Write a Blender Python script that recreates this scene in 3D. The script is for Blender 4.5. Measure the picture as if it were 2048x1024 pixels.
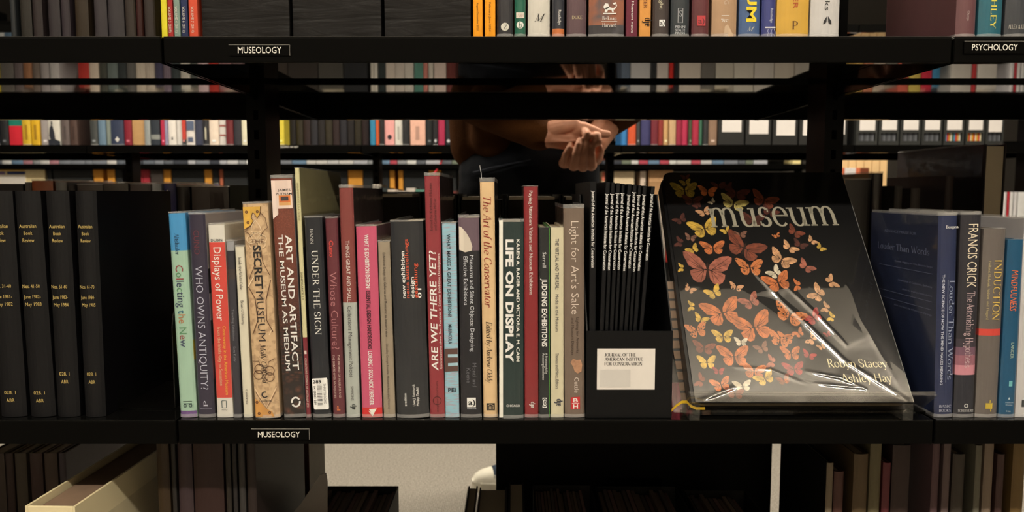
import bpy, bmesh, math, random
from mathutils import Vector, Matrix
random.seed(7)
SC = bpy.context.scene
COL = SC.collection
for o in list(bpy.data.objects): bpy.data.objects.remove(o)
# ------------------------------------------------------------------ camera
CZ, TH, F = 0.87, math.radians(4.9), 1500.0
cam_d = bpy.data.cameras.new('camera'); cam = bpy.data.objects.new('camera', cam_d); COL.objects.link(cam)
cam.location = (0, 0, CZ); cam.rotation_euler = (math.pi/2 - TH, 0, 0)
cam_d.sensor_width = 36; cam_d.lens = F/2048*36; cam_d.clip_start = 0.02
cam_d.dof.use_dof = True; cam_d.dof.focus_distance = 0.88; cam_d.dof.aperture_fstop = 8.0
SC.camera = cam
# ------------------------------------------------------------------ world, exposure
w = bpy.data.worlds.new('world'); SC.world = w; w.use_nodes = True
w.node_tree.nodes['Background'].inputs[0].default_value = (1, .85, .65, 1)
w.node_tree.nodes['Background'].inputs[1].default_value = 0.0
vs = SC.view_settings
vs.view_transform = 'Standard'; vs.look = 'None'; vs.exposure = 0.0; vs.gamma = 1.0; vs.use_curve_mapping = False
LAMP_W, LAMP_UP = 27.0, 27.          # watts per pendant, down and up
LAMP_COL = (1.0, 0.90, 0.74)
# ------------------------------------------------------------------ helpers
def ray(px, py):
    cx, cy = (px-1024)/F, (512-py)/F
    return Vector((cx, math.cos(TH)+math.sin(TH)*cy, -math.sin(TH)+math.cos(TH)*cy))
def at(px, py, Y):                    # world point at depth Y seen at a photo pixel
    d = ray(px, py); t = Y/d.y
    return Vector((d.x*t, Y, CZ+d.z*t))
def lin(c):
    c /= 255.0
    return c/12.92 if c <= .04045 else ((c+.055)/1.055)**2.4
def alb(c):                           # photo colour -> surface colour under the warm lamps
    k = (1.06, 1.13, 1.3)
    return tuple(min(.86, lin(v)*k[i]) for i, v in enumerate(c))
MATS = {}
def mat(c, rough=.5, spec=.3, metal=0., var=.12, scale=60., bump=0., raw=False, coat=0.):
    key = ('p', tuple(c), rough, spec, metal, var, scale, bump, raw, coat)
    if key in MATS: return MATS[key]
    m = bpy.data.materials.new('surface'); m.use_nodes = True; nt = m.node_tree; N = nt.nodes; L = nt.links
    b = N['Principled BSDF']; col = tuple(c) if raw else alb(c)
    b.inputs['Roughness'].default_value = rough; b.inputs['Specular IOR Level'].default_value = spec
    b.inputs['Metallic'].default_value = metal; b.inputs['Coat Weight'].default_value = coat; b.inputs['Coat Roughness'].default_value = .08
    if var or bump:
        tc = N.new('ShaderNodeTexCoord'); nz = N.new('ShaderNodeTexNoise'); nz.inputs['Scale'].default_value = scale; nz.inputs['Detail'].default_value = 4
        L.new(tc.outputs['Object'], nz.inputs['Vector'])
        rp = N.new('ShaderNodeMapRange'); rp.inputs['To Min'].default_value = 1-var; rp.inputs['To Max'].default_value = 1+var
        L.new(nz.outputs['Fac'], rp.inputs['Value'])
        hs = N.new('ShaderNodeVectorMath'); hs.operation = 'SCALE'; hs.inputs[0].default_value = col
        L.new(rp.outputs[0], hs.inputs['Scale']); L.new(hs.outputs[0], b.inputs['Base Color'])
        if bump:
            bp = N.new('ShaderNodeBump'); bp.inputs['Strength'].default_value = bump; bp.inputs['Distance'].default_value = .002
            L.new(nz.outputs['Fac'], bp.inputs['Height']); L.new(bp.outputs[0], b.inputs['Normal'])
    else: b.inputs['Base Color'].default_value = (*col, 1)
    MATS[key] = m; return m
def bands(stops, axis=2, rough=.42, tex=None):
    """flat print: colour bands along a local axis, stops = [(start in metres, colour)], tex = (scale, colour, amount, stretch)"""
    key = ('b', tuple((round(a, 4), tuple(c)) for a, c in stops), axis, rough, tex)
    if key in MATS: return MATS[key]
    m = bpy.data.materials.new('print'); m.use_nodes = True; nt = m.node_tree; N = nt.nodes; L = nt.links; b = N['Principled BSDF']
    b.inputs['Roughness'].default_value = rough; b.inputs['Specular IOR Level'].default_value = .25
    tc = N.new('ShaderNodeTexCoord'); sx = N.new('ShaderNodeSeparateXYZ'); L.new(tc.outputs['Object'], sx.inputs[0])
    mr = N.new('ShaderNodeMapRange'); mr.inputs['From Max'].default_value = .5; L.new(sx.outputs[axis], mr.inputs['Value'])
    cr = N.new('ShaderNodeValToRGB'); cr.color_ramp.interpolation = 'CONSTANT'; e = cr.color_ramp.elements
    while len(e) > 1: e.remove(e[-1])
    for i, (a, c) in enumerate(stops):
        q = e[0] if i == 0 else e.new(max(0, min(1, a/.5)))
        q.position = max(0, min(1, a/.5)); q.color = (*alb(c), 1)
    L.new(mr.outputs[0], cr.inputs[0]); out = cr.outputs[0]
    if tex:
        sc, c2, amt, st = tex
        mp = N.new('ShaderNodeMapping'); mp.inputs['Scale'].default_value = st; L.new(tc.outputs['Object'], mp.inputs[0])
        nz = N.new('ShaderNodeTexNoise'); nz.inputs['Scale'].default_value = sc; nz.inputs['Detail'].default_value = 3; L.new(mp.outputs[0], nz.inputs['Vector'])
        r2 = N.new('ShaderNodeMapRange'); r2.inputs['From Min'].default_value = .48; r2.inputs['From Max'].default_value = .6; r2.inputs['To Max'].default_value = amt
        L.new(nz.outputs['Fac'], r2.inputs['Value'])
        mx = N.new('ShaderNodeMix'); mx.data_type = 'RGBA'; mx.inputs[7].default_value = (*alb(c2), 1)
        L.new(r2.outputs[0], mx.inputs[0]); L.new(out, mx.inputs[6]); out = mx.outputs[2]
    L.new(out, b.inputs['Base Color']); MATS[key] = m; return m
def film_mat(name, milky=.05, rough=.1, bump=.0, fres=1.45, tint=(.97, .97, .97)):
    m = bpy.data.materials.new(name); m.use_nodes = True; nt = m.node_tree; N = nt.nodes; L = nt.links; N.remove(N['Principled BSDF'])
    tr = N.new('ShaderNodeBsdfTransparent'); tr.inputs[0].default_value = (*tint, 1)
    gl = N.new('ShaderNodeBsdfGlossy'); gl.inputs['Roughness'].default_value = rough; gl.inputs[0].default_value = (1, 1, 1, 1)
    df = N.new('ShaderNodeBsdfDiffuse'); df.inputs[0].default_value = (.8, .8, .8, 1)
    m0 = N.new('ShaderNodeMixShader'); m0.inputs[0].default_value = milky; L.new(tr.outputs[0], m0.inputs[1]); L.new(df.outputs[0], m0.inputs[2])
    fr = N.new('ShaderNodeFresnel'); ge = N.new('ShaderNodeNewGeometry'); mi = N.new('ShaderNodeMapRange')      # same reflection on both sides of the thin film
    mi.inputs['To Min'].default_value = fres; mi.inputs['To Max'].default_value = 1/fres; L.new(ge.outputs['Backfacing'], mi.inputs['Value']); L.new(mi.outputs[0], fr.inputs[0])
    m1 = N.new('ShaderNodeMixShader'); L.new(fr.outputs[0], m1.inputs[0]); L.new(m0.outputs[0], m1.inputs[1]); L.new(gl.outputs[0], m1.inputs[2])
    if bump:
        tc = N.new('ShaderNodeTexCoord'); nz = N.new('ShaderNodeTexNoise'); nz.inputs['Scale'].default_value = 30; L.new(tc.outputs['Object'], nz.inputs['Vector'])
        bp = N.new('ShaderNodeBump'); bp.inputs['Strength'].default_value = bump; bp.inputs['Distance'].default_value = .003
        L.new(nz.outputs['Fac'], bp.inputs['Height']); L.new(bp.outputs[0], gl.inputs['Normal']); L.new(bp.outputs[0], fr.inputs['Normal'])
    L.new(m1.outputs[0], N['Material Output'].inputs[0]); return m
FILM = film_mat('clear_film', .006, .1, .2)
FILM_EDGE = film_mat('cloudy_film_edge', .25, .2, .6)
ACRYL = film_mat('acrylic', .012, .03, 0, 1.49, (.93, .92, .9))
M_METAL = mat((.0022, .0021, .0019), .3, .1, 0, 0, raw=True)
M_PLATE = mat((.003, .003, .0028), .045, .3, 0, 0, raw=True)
M_LIP = mat((.0022, .0021, .0019), .35, .05, 0, 0, raw=True)
M_BLACK = mat((.006, .0058, .0055), .45, .4, 0, .2, 40, raw=True)
M_WHITE = mat((222, 214, 196), .55, var=0)
def pages_mat():
    m = bpy.data.materials.new('page_edges'); m.use_nodes = True; nt = m.node_tree; N = nt.nodes; L = nt.links; b = N['Principled BSDF']
    tc = N.new('ShaderNodeTexCoord'); wv = N.new('ShaderNodeTexWave'); wv.inputs['Scale'].default_value = 420; wv.inputs['Distortion'].default_value = 2
    L.new(tc.outputs['Object'], wv.inputs['Vector']); cr = N.new('ShaderNodeValToRGB')
    cr.color_ramp.elements[0].color = (.36, .30, .2, 1); cr.color_ramp.elements[1].color = (.62, .54, .4, 1)
    L.new(wv.outputs[0], cr.inputs[0]); L.new(cr.outputs[0], b.inputs['Base Color']); b.inputs['Roughness'].default_value = .8; return m
M_PAGES = pages_mat()

def link(name, me, mats, parent=None, loc=None, rot=None):
    o = bpy.data.objects.new(name, me); COL.objects.link(o)
    for m in (mats if isinstance(mats, (list, tuple)) else [mats]): me.materials.append(m)
    if parent: o.parent = parent
    if loc is not None: o.location = loc
    if rot is not None: o.rotation_euler = rot
    return o
def mesh(verts, faces, mi=None, smooth=False):
    me = bpy.data.meshes.new('shape'); me.from_pydata([tuple(v) for v in verts], [], faces)
    if mi: me.polygons.foreach_set('material_index', mi)
    if smooth: me.polygons.foreach_set('use_smooth', [True]*len(me.polygons))
    me.update(); return me
BOXF = [(0,1,3,2),(4,6,7,5),(0,4,5,1),(2,3,7,6),(0,2,6,4),(1,5,7,3)]
class MB:
    def __init__(s): s.v = []; s.f = []; s.m = []
    def add(s, v, f, m=0):
        n = len(s.v); s.v += [Vector(p) for p in v]; s.f += [tuple(i+n for i in q) for q in f]; s.m += [m]*len(f); return s
    def box(s, a, b, m=0):
        return s.add([(x, y, z) for x in (a[0], b[0]) for y in (a[1], b[1]) for z in (a[2], b[2])], BOXF, m)
    def prism(s, prof, axis, t0, t1, m=0):      # polygon profile extruded along an axis
        n = len(prof)
        def P(p, t):
            return {0: (t, p[0], p[1]), 1: (p[0], t, p[1]), 2: (p[0], p[1], t)}[axis]
        v = [P(p, t0) for p in prof]+[P(p, t1) for p in prof]
        return s.add(v, [tuple(range(n)), tuple(range(2*n-1, n-1, -1))]+[(i, i+n, (i+1) % n+n, (i+1) % n) for i in range(n)], m)
    def tube(s, pts, rad, n=10, m=0, cap=True):
        base = len(s.v); rings = []
        for i, p in enumerate(pts):
            p = Vector(p); d = (Vector(pts[min(i+1, len(pts)-1)])-Vector(pts[max(i-1, 0)])).normalized()
            a = d.cross(Vector((0, 0, 1)) if abs(d.z) < .9 else Vector((1, 0, 0))).normalized(); b = d.cross(a)
            r = rad[i] if isinstance(rad, (list, tuple)) else rad
            rings.append([p+(a*math.cos(6.28319*k/n)+b*math.sin(6.28319*k/n))*r for k in range(n)])
        v = [q for r_ in rings for q in r_]; f = []
        for i in range(len(pts)-1):
            for k in range(n): f.append((i*n+k, i*n+(k+1) % n, (i+1)*n+(k+1) % n, (i+1)*n+k))
        if cap: f += [tuple(range(n-1, -1, -1)), tuple((len(pts)-1)*n+k for k in range(n))]
        return s.add(v, f, m)
    def ball(s, c, r, sc=(1, 1, 1), nu=12, nv=8, m=0):
        v = []; f = []
        for j in range(nv+1):
            t = math.pi*j/nv
            for i in range(nu):
                a = 2*math.pi*i/nu
                v.append((c[0]+r*sc[0]*math.sin(t)*math.cos(a), c[1]+r*sc[1]*math.sin(t)*math.sin(a), c[2]+r*sc[2]*math.cos(t)))
        for j in range(nv):
            for i in range(nu): f.append((j*nu+i, (j+1)*nu+i, (j+1)*nu+(i+1) % nu, j*nu+(i+1) % nu))
        return s.add(v, f, m)
    def build(s, name, mats, parent=None, smooth=False, **k):
        return link(name, mesh(s.v, s.f, s.m, smooth), mats, parent, **k)
def bevel(o, wd=.002, seg=2):
    b = o.modifiers.new('bevel', 'BEVEL'); b.width = wd; b.segments = seg; b.limit_method = 'ANGLE'; return o
def tag(o, label, cat, group=None, kind=None):
    o['label'] = label; o['category'] = cat
    if group: o['group'] = group
    if kind: o['kind'] = kind
    return o
def empty(name, loc=(0, 0, 0), rot=(0, 0, 0)):
    o = bpy.data.objects.new(name, None); COL.objects.link(o); o.location = loc; o.rotation_euler = rot; o.empty_display_size = .02; return o
def struct(o): o['kind'] = 'structure'; return o
# ------------------------------------------------------------------ lettering
GL = {
'A':(.74,'t .36 1 .06 0;d .36 1 .67 0;t .17 .35 .55 .35;s .06 0;s .67 0'),
'B':(.66,'v .16 0 1;a .3 .75 .22 .25 -90 90;a .3 .26 .27 .26 -90 90;t .08 1 .3 1;t .1 .51 .32 .51;t .08 0 .3 0'),
'C':(.74,'a .42 .5 .35 .5 48 312;t .66 .72 .66 .95'),
'D':(.78,'v .16 0 1;a .3 .5 .4 .5 -90 90;t .08 1 .3 1;t .08 0 .3 0'),
'E':(.64,'v .16 0 1;t .08 1 .56 1;t .08 0 .58 0;t .16 .52 .44 .52;t .55 1 .55 .82;t .57 0 .57 .18'),
'F':(.6,'v .16 0 1;t .08 1 .56 1;t .16 .52 .42 .52;t .55 1 .55 .8;s .16 0'),
'G':(.78,'a .42 .5 .36 .5 48 325;v .68 .05 .42;s .66 .42'),
'H':(.84,'v .17 0 1;v .67 0 1;t .17 .52 .67 .52;s .17 0;s .67 0;s .17 1;s .67 1'),
'I':(.36,'v .18 0 1;s .18 0;s .18 1'),
'J':(.42,'v .26 .1 1;a .14 .12 .12 .12 180 360;s .26 1'),
'K':(.76,'v .17 0 1;t .6 1 .2 .42;d .3 .55 .66 0;s .17 0;s .17 1;s .6 1;s .66 0'),
'L':(.6,'v .17 0 1;s .17 1;t .08 0 .56 0;t .55 0 .55 .2'),
'M':(.96,'t .14 0 .14 1;d .14 1 .48 .05;t .48 .05 .82 1;v .82 0 1;s .14 0;s .82 0;s .1 1;s .86 1'),
'N':(.82,'t .14 0 .14 1;d .14 1 .68 0;t .68 0 .68 1;s .14 0;s .68 1;s .1 1'),
'O':(.84,'a .42 .5 .37 .5 0 360'),
'P':(.62,'v .17 0 1;a .28 .73 .26 .27 -90 90;t .08 1 .28 1;t .17 .46 .28 .46;s .17 0'),
'Q':(.84,'a .42 .5 .37 .5 0 360;d .45 .1 .78 -.18'),
'R':(.72,'v .17 0 1;a .28 .73 .26 .27 -90 90;t .08 1 .28 1;t .17 .46 .28 .46;d .34 .46 .64 0;s .17 0;s .64 0'),
'S':(.56,'a .28 .74 .19 .26 40 270;a .28 .24 .21 .24 -140 90;t .46 .75 .46 .93;t .08 .08 .08 .26'),
'T':(.68,'v .34 0 1;t .04 1 .64 1;t .05 1 .05 .82;t .63 1 .63 .82;s .34 0'),
'U':(.8,'v .17 .3 1;t .64 .3 .64 1;a .405 .3 .235 .3 180 360;s .17 1;s .64 1'),
'V':(.74,'d .07 1 .38 0;t .38 0 .67 1;s .07 1;s .67 1'),
'W':(1.05,'d .07 1 .32 0;t .32 0 .52 .92;d .5 .95 .74 0;t .74 0 .98 1;s .07 1;s .98 1'),
'X':(.72,'d .08 1 .64 0;t .62 1 .1 0;s .08 1;s .62 1;s .1 0;s .64 0'),
'Y':(.7,'d .06 1 .36 .48;t .36 .48 .64 1;v .36 0 .48;s .36 0;s .06 1;s .64 1'),
'Z':(.62,'t .08 1 .56 1;d .54 1 .08 0;t .06 0 .58 0;t .08 1 .08 .82;t .57 0 .57 .2'),
'a':(.52,'a .22 .17 .15 .17 0 360;v .39 .06 .45;a .23 .43 .16 .19 0 150;t .39 .06 .5 .02'),
'b':(.6,'v .13 0 1;a .32 .31 .22 .31 0 360;s .09 1'),
'c':(.5,'a .29 .31 .22 .31 45 315;o .43 .5'),
'd':(.6,'v .46 0 1;a .28 .31 .22 .31 0 360;s .42 1;s .5 0'),
'e':(.54,'a .28 .31 .22 .31 0 315;t .08 .34 .5 .34'),
'f':(.36,'v .15 0 .82;a .28 .82 .13 .18 35 180;t .02 .6 .32 .6;s .15 0'),
'g':(.54,'a .25 .41 .18 .21 0 360;a .26 -.12 .2 .15 0 360;t .2 .2 .14 .03;t .38 .56 .52 .6'),
'h':(.64,'v .13 0 1;a .31 .4 .18 .22 0 180;v .49 0 .4;s .13 0;s .49 0;s .09 1'),
'i':(.3,'v .15 0 .6;s .15 0;s .11 .6;o .15 .86'),
'j':(.28,'v .16 -.15 .6;a .06 -.15 .1 .15 180 360;s .12 .6;o .16 .86'),
'k':(.6,'v .13 0 1;t .46 .6 .15 .25;d .24 .34 .5 0;s .13 0;s .5 0;s .46 .6;s .09 1'),
'l':(.3,'v .15 0 1;s .15 0;s .11 1'),
'm':(.96,'v .13 0 .6;a .3 .4 .17 .22 0 180;v .47 0 .4;a .64 .4 .17 .22 0 180;v .81 0 .4;s .13 0;s .47 0;s .81 0;s .09 .6'),
'n':(.64,'v .13 0 .6;a .31 .4 .18 .22 0 180;v .49 0 .4;s .13 0;s .49 0;s .09 .6'),
'o':(.58,'a .29 .31 .23 .31 0 360'),
'p':(.6,'v .13 -.3 .6;a .32 .31 .22 .31 0 360;s .13 -.3;s .09 .6'),
'q':(.6,'v .46 -.3 .6;a .28 .31 .22 .31 0 360;s .46 -.3'),
'r':(.44,'v .13 0 .6;a .29 .42 .16 .2 55 180;s .13 0;s .09 .6;o .38 .55'),
's':(.44,'a .21 .46 .14 .16 30 270;a .21 .15 .16 .15 -150 90;t .35 .46 .35 .58;t .06 .04 .06 .16'),
't':(.38,'v .16 .12 .8;a .27 .12 .11 .12 180 330;t .03 .6 .34 .6'),
'u':(.64,'v .13 .2 .6;a .31 .2 .18 .2 180 360;v .49 0 .6;s .09 .6;s .45 .6;s .53 0'),
'v':(.54,'d .05 .6 .27 0;t .27 0 .49 .6;s .05 .6;s .49 .6'),
'w':(.8,'d .05 .6 .24 0;t .24 0 .4 .55;d .38 .58 .56 0;t .56 0 .74 .6;s .05 .6;s .74 .6'),
'x':(.54,'d .06 .6 .48 0;t .46 .6 .08 0;s .06 .6;s .46 .6;s .08 0;s .48 0'),
'y':(.54,'d .05 .6 .28 0;t .49 .6 .18 -.26;s .05 .6;s .49 .6;o .15 -.26'),
'z':(.5,'t .06 .6 .44 .6;d .42 .6 .08 0;t .05 0 .46 0'),
'.':(.24,'o .12 .06'), ',':(.24,'o .12 .06;t .13 .06 .06 -.14'), ':':(.26,'o .13 .06;o .13 .52'), "'":(.2,'v .1 .75 1'), '-':(.36,'d .06 .32 .3 .32'),
'?':(.5,'a .24 .78 .17 .22 -80 170;v .26 .25 .58;o .26 .06'), '&':(.8,'a .34 .24 .24 .24 0 360;a .34 .74 .17 .24 0 360;d .3 .55 .72 0'), ' ':(.3,'')}
def serif_text(s, weight=1., italic=0.):
    V = []; Fc = []; x = 0
    TK, TN = .115*weight, .045*(.6+.4*weight)
    def quad(x0, y0, x1, y1, wd, vert=False):
        if vert: dx, dy = wd/2, 0
        else:
            l = math.hypot(x1-x0, y1-y0) or 1; dx, dy = -(y1-y0)/l*wd/2, (x1-x0)/l*wd/2
        n = len(V); V.extend([(x+x0-dx, y0-dy), (x+x0+dx, y0+dy), (x+x1+dx, y1+dy), (x+x1-dx, y1-dy)]); Fc.append((n, n+1, n+2, n+3))
    for ch in s:
        adv, g = GL.get(ch, GL['o'])
        for c in g.split(';'):
            if not c: continue
            k, *q = c.split(); q = [float(a) for a in q]
            if k == 't': quad(*q, TN)
            elif k == 'd': quad(*q, TK)
            elif k == 'v': quad(q[0], q[1], q[0], q[2], TK, True)
            elif k == 's': quad(q[0]-.1, q[1]-(.02 if q[1] > .4 else -.02), q[0]+.1, q[1]-(.02 if q[1] > .4 else -.02), .042)
            elif k == 'o':
                n = len(V); V.extend([(x+q[0]+.07*math.cos(a*1.0472), q[1]+.07*math.sin(a*1.0472)) for a in range(6)]); Fc.append(tuple(range(n, n+6)))
            elif k == 'a':
                cx, cy, rx, ry, a0, a1 = q; st = max(4, int(abs(a1-a0)/22)); n = len(V)
                for i in range(st+1):
                    t = math.radians(a0+(a1-a0)*i/st); wd = (TN+(TK-TN)*abs(math.cos(t))**1.3)/2; ct, sn = math.cos(t), math.sin(t)
                    V.extend([(x+cx+(rx-wd*.3-wd)*ct, cy+(ry-TN*.2-wd)*sn), (x+cx+(rx-wd*.3+wd)*ct, cy+(ry-TN*.2+wd)*sn)])
                    if i: Fc.append((n+2*i-2, n+2*i-1, n+2*i+1, n+2*i))
        x += adv
    if italic: V = [(a+b*italic, b) for a, b in V]
    return V, Fc, [0]*len(Fc), 1.0
def sans_text(s, bold=0., italic=0., cols=None):
    cu = bpy.data.curves.new('t', 'FONT'); cu.body = s; cu.resolution_u = 2; cu.offset = bold; cu.shear = italic
    if cols:
        for i in range(len(s)): cu.body_format[i].material_index = cols[i]
        for k in range(max(cols)+1): cu.materials.append(None)
    ob = bpy.data.objects.new('t', cu); me = bpy.data.meshes.new_from_object(ob)
    V = [(v.co.x, v.co.y) for v in me.vertices]; Fc = [tuple(p.vertices) for p in me.polygons]; mi = [p.material_index for p in me.polygons]
    bpy.data.objects.remove(ob); bpy.data.meshes.remove(me); bpy.data.curves.remove(cu)
    return V, Fc, mi, .71
def lettering(s, font='sans', bold=0., italic=0., cols=None, length=None, cap=None):
    """2-D glyph polygons: x from 0 to length, baseline at y = 0, capitals cap high"""
    V, Fc, mi, ch = serif_text(s, 1+bold*20, italic) if font == 'serif' else sans_text(s, bold, italic, cols)
    x0, x1 = min(v[0] for v in V), max(v[0] for v in V)
    k = length/(x1-x0); ky = cap/ch
    return [((a-x0)*k, b*ky) for a, b in V], Fc, mi
# ------------------------------------------------------------------ lamps over the aisles
def pendant(x, y, z, label, length=1.25, pw=LAMP_W, up=LAMP_UP):
    r = empty('pendant_light', (x, y, z)); tag(r, label, 'light', 'pendant lights above the aisles')
    bevel(MB().box((-length/2, -.05, 0), (length/2, .05, .05)).build('housing', M_METAL, r), .008)
    em = bpy.data.materials.get('lamp_glow')
    if not em:
        em = bpy.data.materials.new('lamp_glow'); em.use_nodes = True; n = em.node_tree.nodes; n.remove(n['Principled BSDF'])
        e = n.new('ShaderNodeEmission'); e.inputs[0].default_value = (*LAMP_COL, 1); e.inputs[1].default_value = 6; em.node_tree.links.new(e.outputs[0], n['Material Output'].inputs[0])
    MB().box((-length/2+.01, -.042, -.006), (length/2-.01, .042, 0)).build('diffuser', em, r)
    for s in (-1, 1): MB().tube([(s*length*.42, 0, .05), (s*length*.42, 0, CEIL-z)], .0025, 6).build('cable', M_METAL, r)
    for k, (p, dz, rx) in enumerate(((pw, -.012, 0), (up, .06, math.pi))):
        l = bpy.data.lights.new('lamp', 'AREA'); l.shape = 'RECTANGLE'; l.size = length*.97; l.size_y = .075; l.energy = p; l.color = LAMP_COL
        lo = bpy.data.objects.new('lamp', l); COL.objects.link(lo); lo.parent = r; lo.location = (0, 0, dz); lo.rotation_euler = (rx, 0, 0)
CEIL = 2.75
for i, x in enumerate((-1.45, 0, 1.45)):
    n = ('left', 'middle', 'right')[i]
    pendant(x, -.62, 2.27, f'{n} black pendant light over the aisle nearest the camera')
    pendant(x, 2.12, 2.27, f'{n} black pendant light over the aisle where the person stands', pw=LAMP_W*.88)
    pendant(x*1.5, 4.12, 2.27, f'{n} black pendant light over the farthest aisle', pw=LAMP_W*1.2)
# ------------------------------------------------------------------ room shell
def carpet_mat():
    m = bpy.data.materials.new('carpet'); m.use_nodes = True; nt = m.node_tree; N = nt.nodes; L = nt.links; b = N['Principled BSDF']
    tc = N.new('ShaderNodeTexCoord'); n1 = N.new('ShaderNodeTexNoise'); n1.inputs['Scale'].default_value = 190; n1.inputs['Detail'].default_value = 5
    wv = N.new('ShaderNodeTexWave'); wv.inputs['Scale'].default_value = 62; wv.inputs['Distortion'].default_value = 3.5; wv.inputs['Detail'].default_value = 3
    for t in (n1, wv): L.new(tc.outputs['Object'], t.inputs['Vector'])
    ad = N.new('ShaderNodeMath'); ad.operation = 'MULTIPLY_ADD'; ad.inputs[1].default_value = .22; L.new(wv.outputs['Fac'], ad.inputs[0]); L.new(n1.outputs['Fac'], ad.inputs[2])
    cr = N.new('ShaderNodeValToRGB'); cr.color_ramp.elements[0].position = .35; cr.color_ramp.elements[1].position = .85
    cr.color_ramp.elements[0].color = (.16, .145, .125, 1); cr.color_ramp.elements[1].color = (.44, .41, .36, 1)
    L.new(ad.outputs[0], cr.inputs[0]); L.new(cr.outputs[0], b.inputs['Base Color']); b.inputs['Roughness'].default_value = .95
    bp = N.new('ShaderNodeBump'); bp.inputs['Strength'].default_value = .5; bp.inputs['Distance'].default_value = .004; L.new(ad.outputs[0], bp.inputs['Height']); L.new(bp.outputs[0], b.inputs['Normal'])
    return m
RX0, RX1, RY0, RY1 = -5, 5, -1.9, 7.2
M_WALL = mat((.10, .092, .084), .8, .3, 0, .05, 8, raw=True)
struct(MB().box((RX0, RY0, -.05), (RX1, RY1, 0)).build('floor', carpet_mat()))
struct(MB().box((RX0, RY0, CEIL), (RX1, RY1, CEIL+.05)).build('ceiling', mat((.62, .58, .52), .85, .2, 0, .04, 5, raw=True)))
struct(MB().box((RX0-.1, RY0, 0), (RX0, RY1, CEIL)).build('wall_left', M_WALL))
struct(MB().box((RX1, RY0, 0), (RX1+.1, RY1, CEIL)).build('wall_right', M_WALL))
struct(MB().box((RX0-.1, RY1, 0), (RX1+.1, RY1+.1, CEIL)).build('wall_back', M_WALL))
struct(MB().box((RX0-.1, RY0-.1, 0), (RX1+.1, RY0, CEIL)).build('wall_front', mat((.28, .25, .21), .8, .3, 0, .05, 8, raw=True)))
# ------------------------------------------------------------------ metal shelving
LV = (.165, .6042, 1.0435, 1.483, 1.9225)
DEP, PST = .305, .07
def shelving(label, Y0, seams, levels=LV, skip=()):
    u = empty('library_shelving', ((seams[0]+seams[-1])/2, Y0+DEP+PST/2, 0)); tag(u, label, 'bookshelf')
    ox, oy = u.location.x, u.location.y
    yp0, yp1 = DEP+Y0-oy, DEP+PST+Y0-oy
    for x in seams:
        x -= ox; m = MB().box((x-.0145, yp0, 0), (x+.0145, yp1, 2.05))
        p = m.build('post', M_METAL, u)
        s = MB()
        for k in range(66):
            z = .05+k*.03
            for yy, d in ((yp0, -1), (yp1, 1)): s.box((x-.0035, yy-.0006*(d < 0), z), (x+.0035, yy+.0006*(d > 0), z+.014))
        so = s.build('slot_row', mat((.001, .001, .001), .9, .0, 0, 0, raw=True), p); so['kind'] = 'stuff'
    first = {}
    for bi in range(len(seams)-1):
        wd = seams[bi+1]-seams[bi]-.0035
        for li, z in enumerate(levels):
            for side in (0, 1):
                if (bi, li, side) in skip: continue
                key = (round(wd, 4), side)
                if key not in first:
                    m = MB(); fy, by = (-DEP, 0) if side == 0 else (DEP, 0); o_ = -1 if side == 0 else 1
                    y0, y1 = sorted((fy, by))
                    m.box((-wd/2, y0, -.0016), (wd/2, y1, 0))                                    # plate
                    lip = sorted((fy, fy-o_*.0016)); m.box((-wd/2, lip[0], -.0290), (wd/2, lip[1], -.0016), 1)   # front lip
                    bk = sorted((by, by+o_*.0016)); m.box((-wd/2, bk[0], 0), (wd/2, bk[1], .034))      # back stop
                    l2 = sorted((fy-o_*.0016, fy-o_*.012)); m.box((-wd/2+.002, l2[0], -.0290), (wd/2-.002, l2[1], -.0277))   # folded return
                    for s in (-1, 1):
                        e0, e1 = sorted((s*wd/2, s*(wd/2-.0016))); m.box((e0, y0+.0017, -.0300), (e1, y1-.0017, -.0016))   # end flange
                    first[key] = mesh(m.v, m.f, m.m); first[key].materials.append(M_PLATE); first[key].materials.append(M_LIP)
                sh = bpy.data.objects.new('shelf', first[key]); COL.objects.link(sh); sh.parent = u
                sh.location = ((seams[bi]+seams[bi+1])/2-ox, (yp0 if side == 0 else yp1), z)
                if side == 0 and wd > .2 and Y0 < 2: bevel(sh, .0009, 2)
    return u
NS = [-1.278, -.392, .494, 1.380]
near = shelving('nearest black metal double-sided library shelving, full of museum books', .857, NS)
FX = [at(p, 295, 2.82).x for p in (-376, 173, 722, 1243, 1709, 2175)]
far = shelving('middle black metal library shelving across the aisle behind the person', 2.82, FX)
TX = [1.93-.886*k for k in range(6, -1, -1)]
third = shelving('farthest black metal library shelving seen beyond the middle shelving', 4.75, TX)
def shelf_of(unit, x, z, side=0):
    best = None
    for c in unit.children:
        if c.name.startswith('shelf'):
            g = c.location+unit.location; d = abs(g.x-x)+5*abs(g.z-z)+(3 if (c.location.y > 0) != (side == 1) else 0)
            if best is None or d < best[0]: best = (d, c, g)
    return best[1], best[2]
def place_text(V, org, ux, uy): return [org+ux*a+uy*b for a, b in V]
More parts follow.
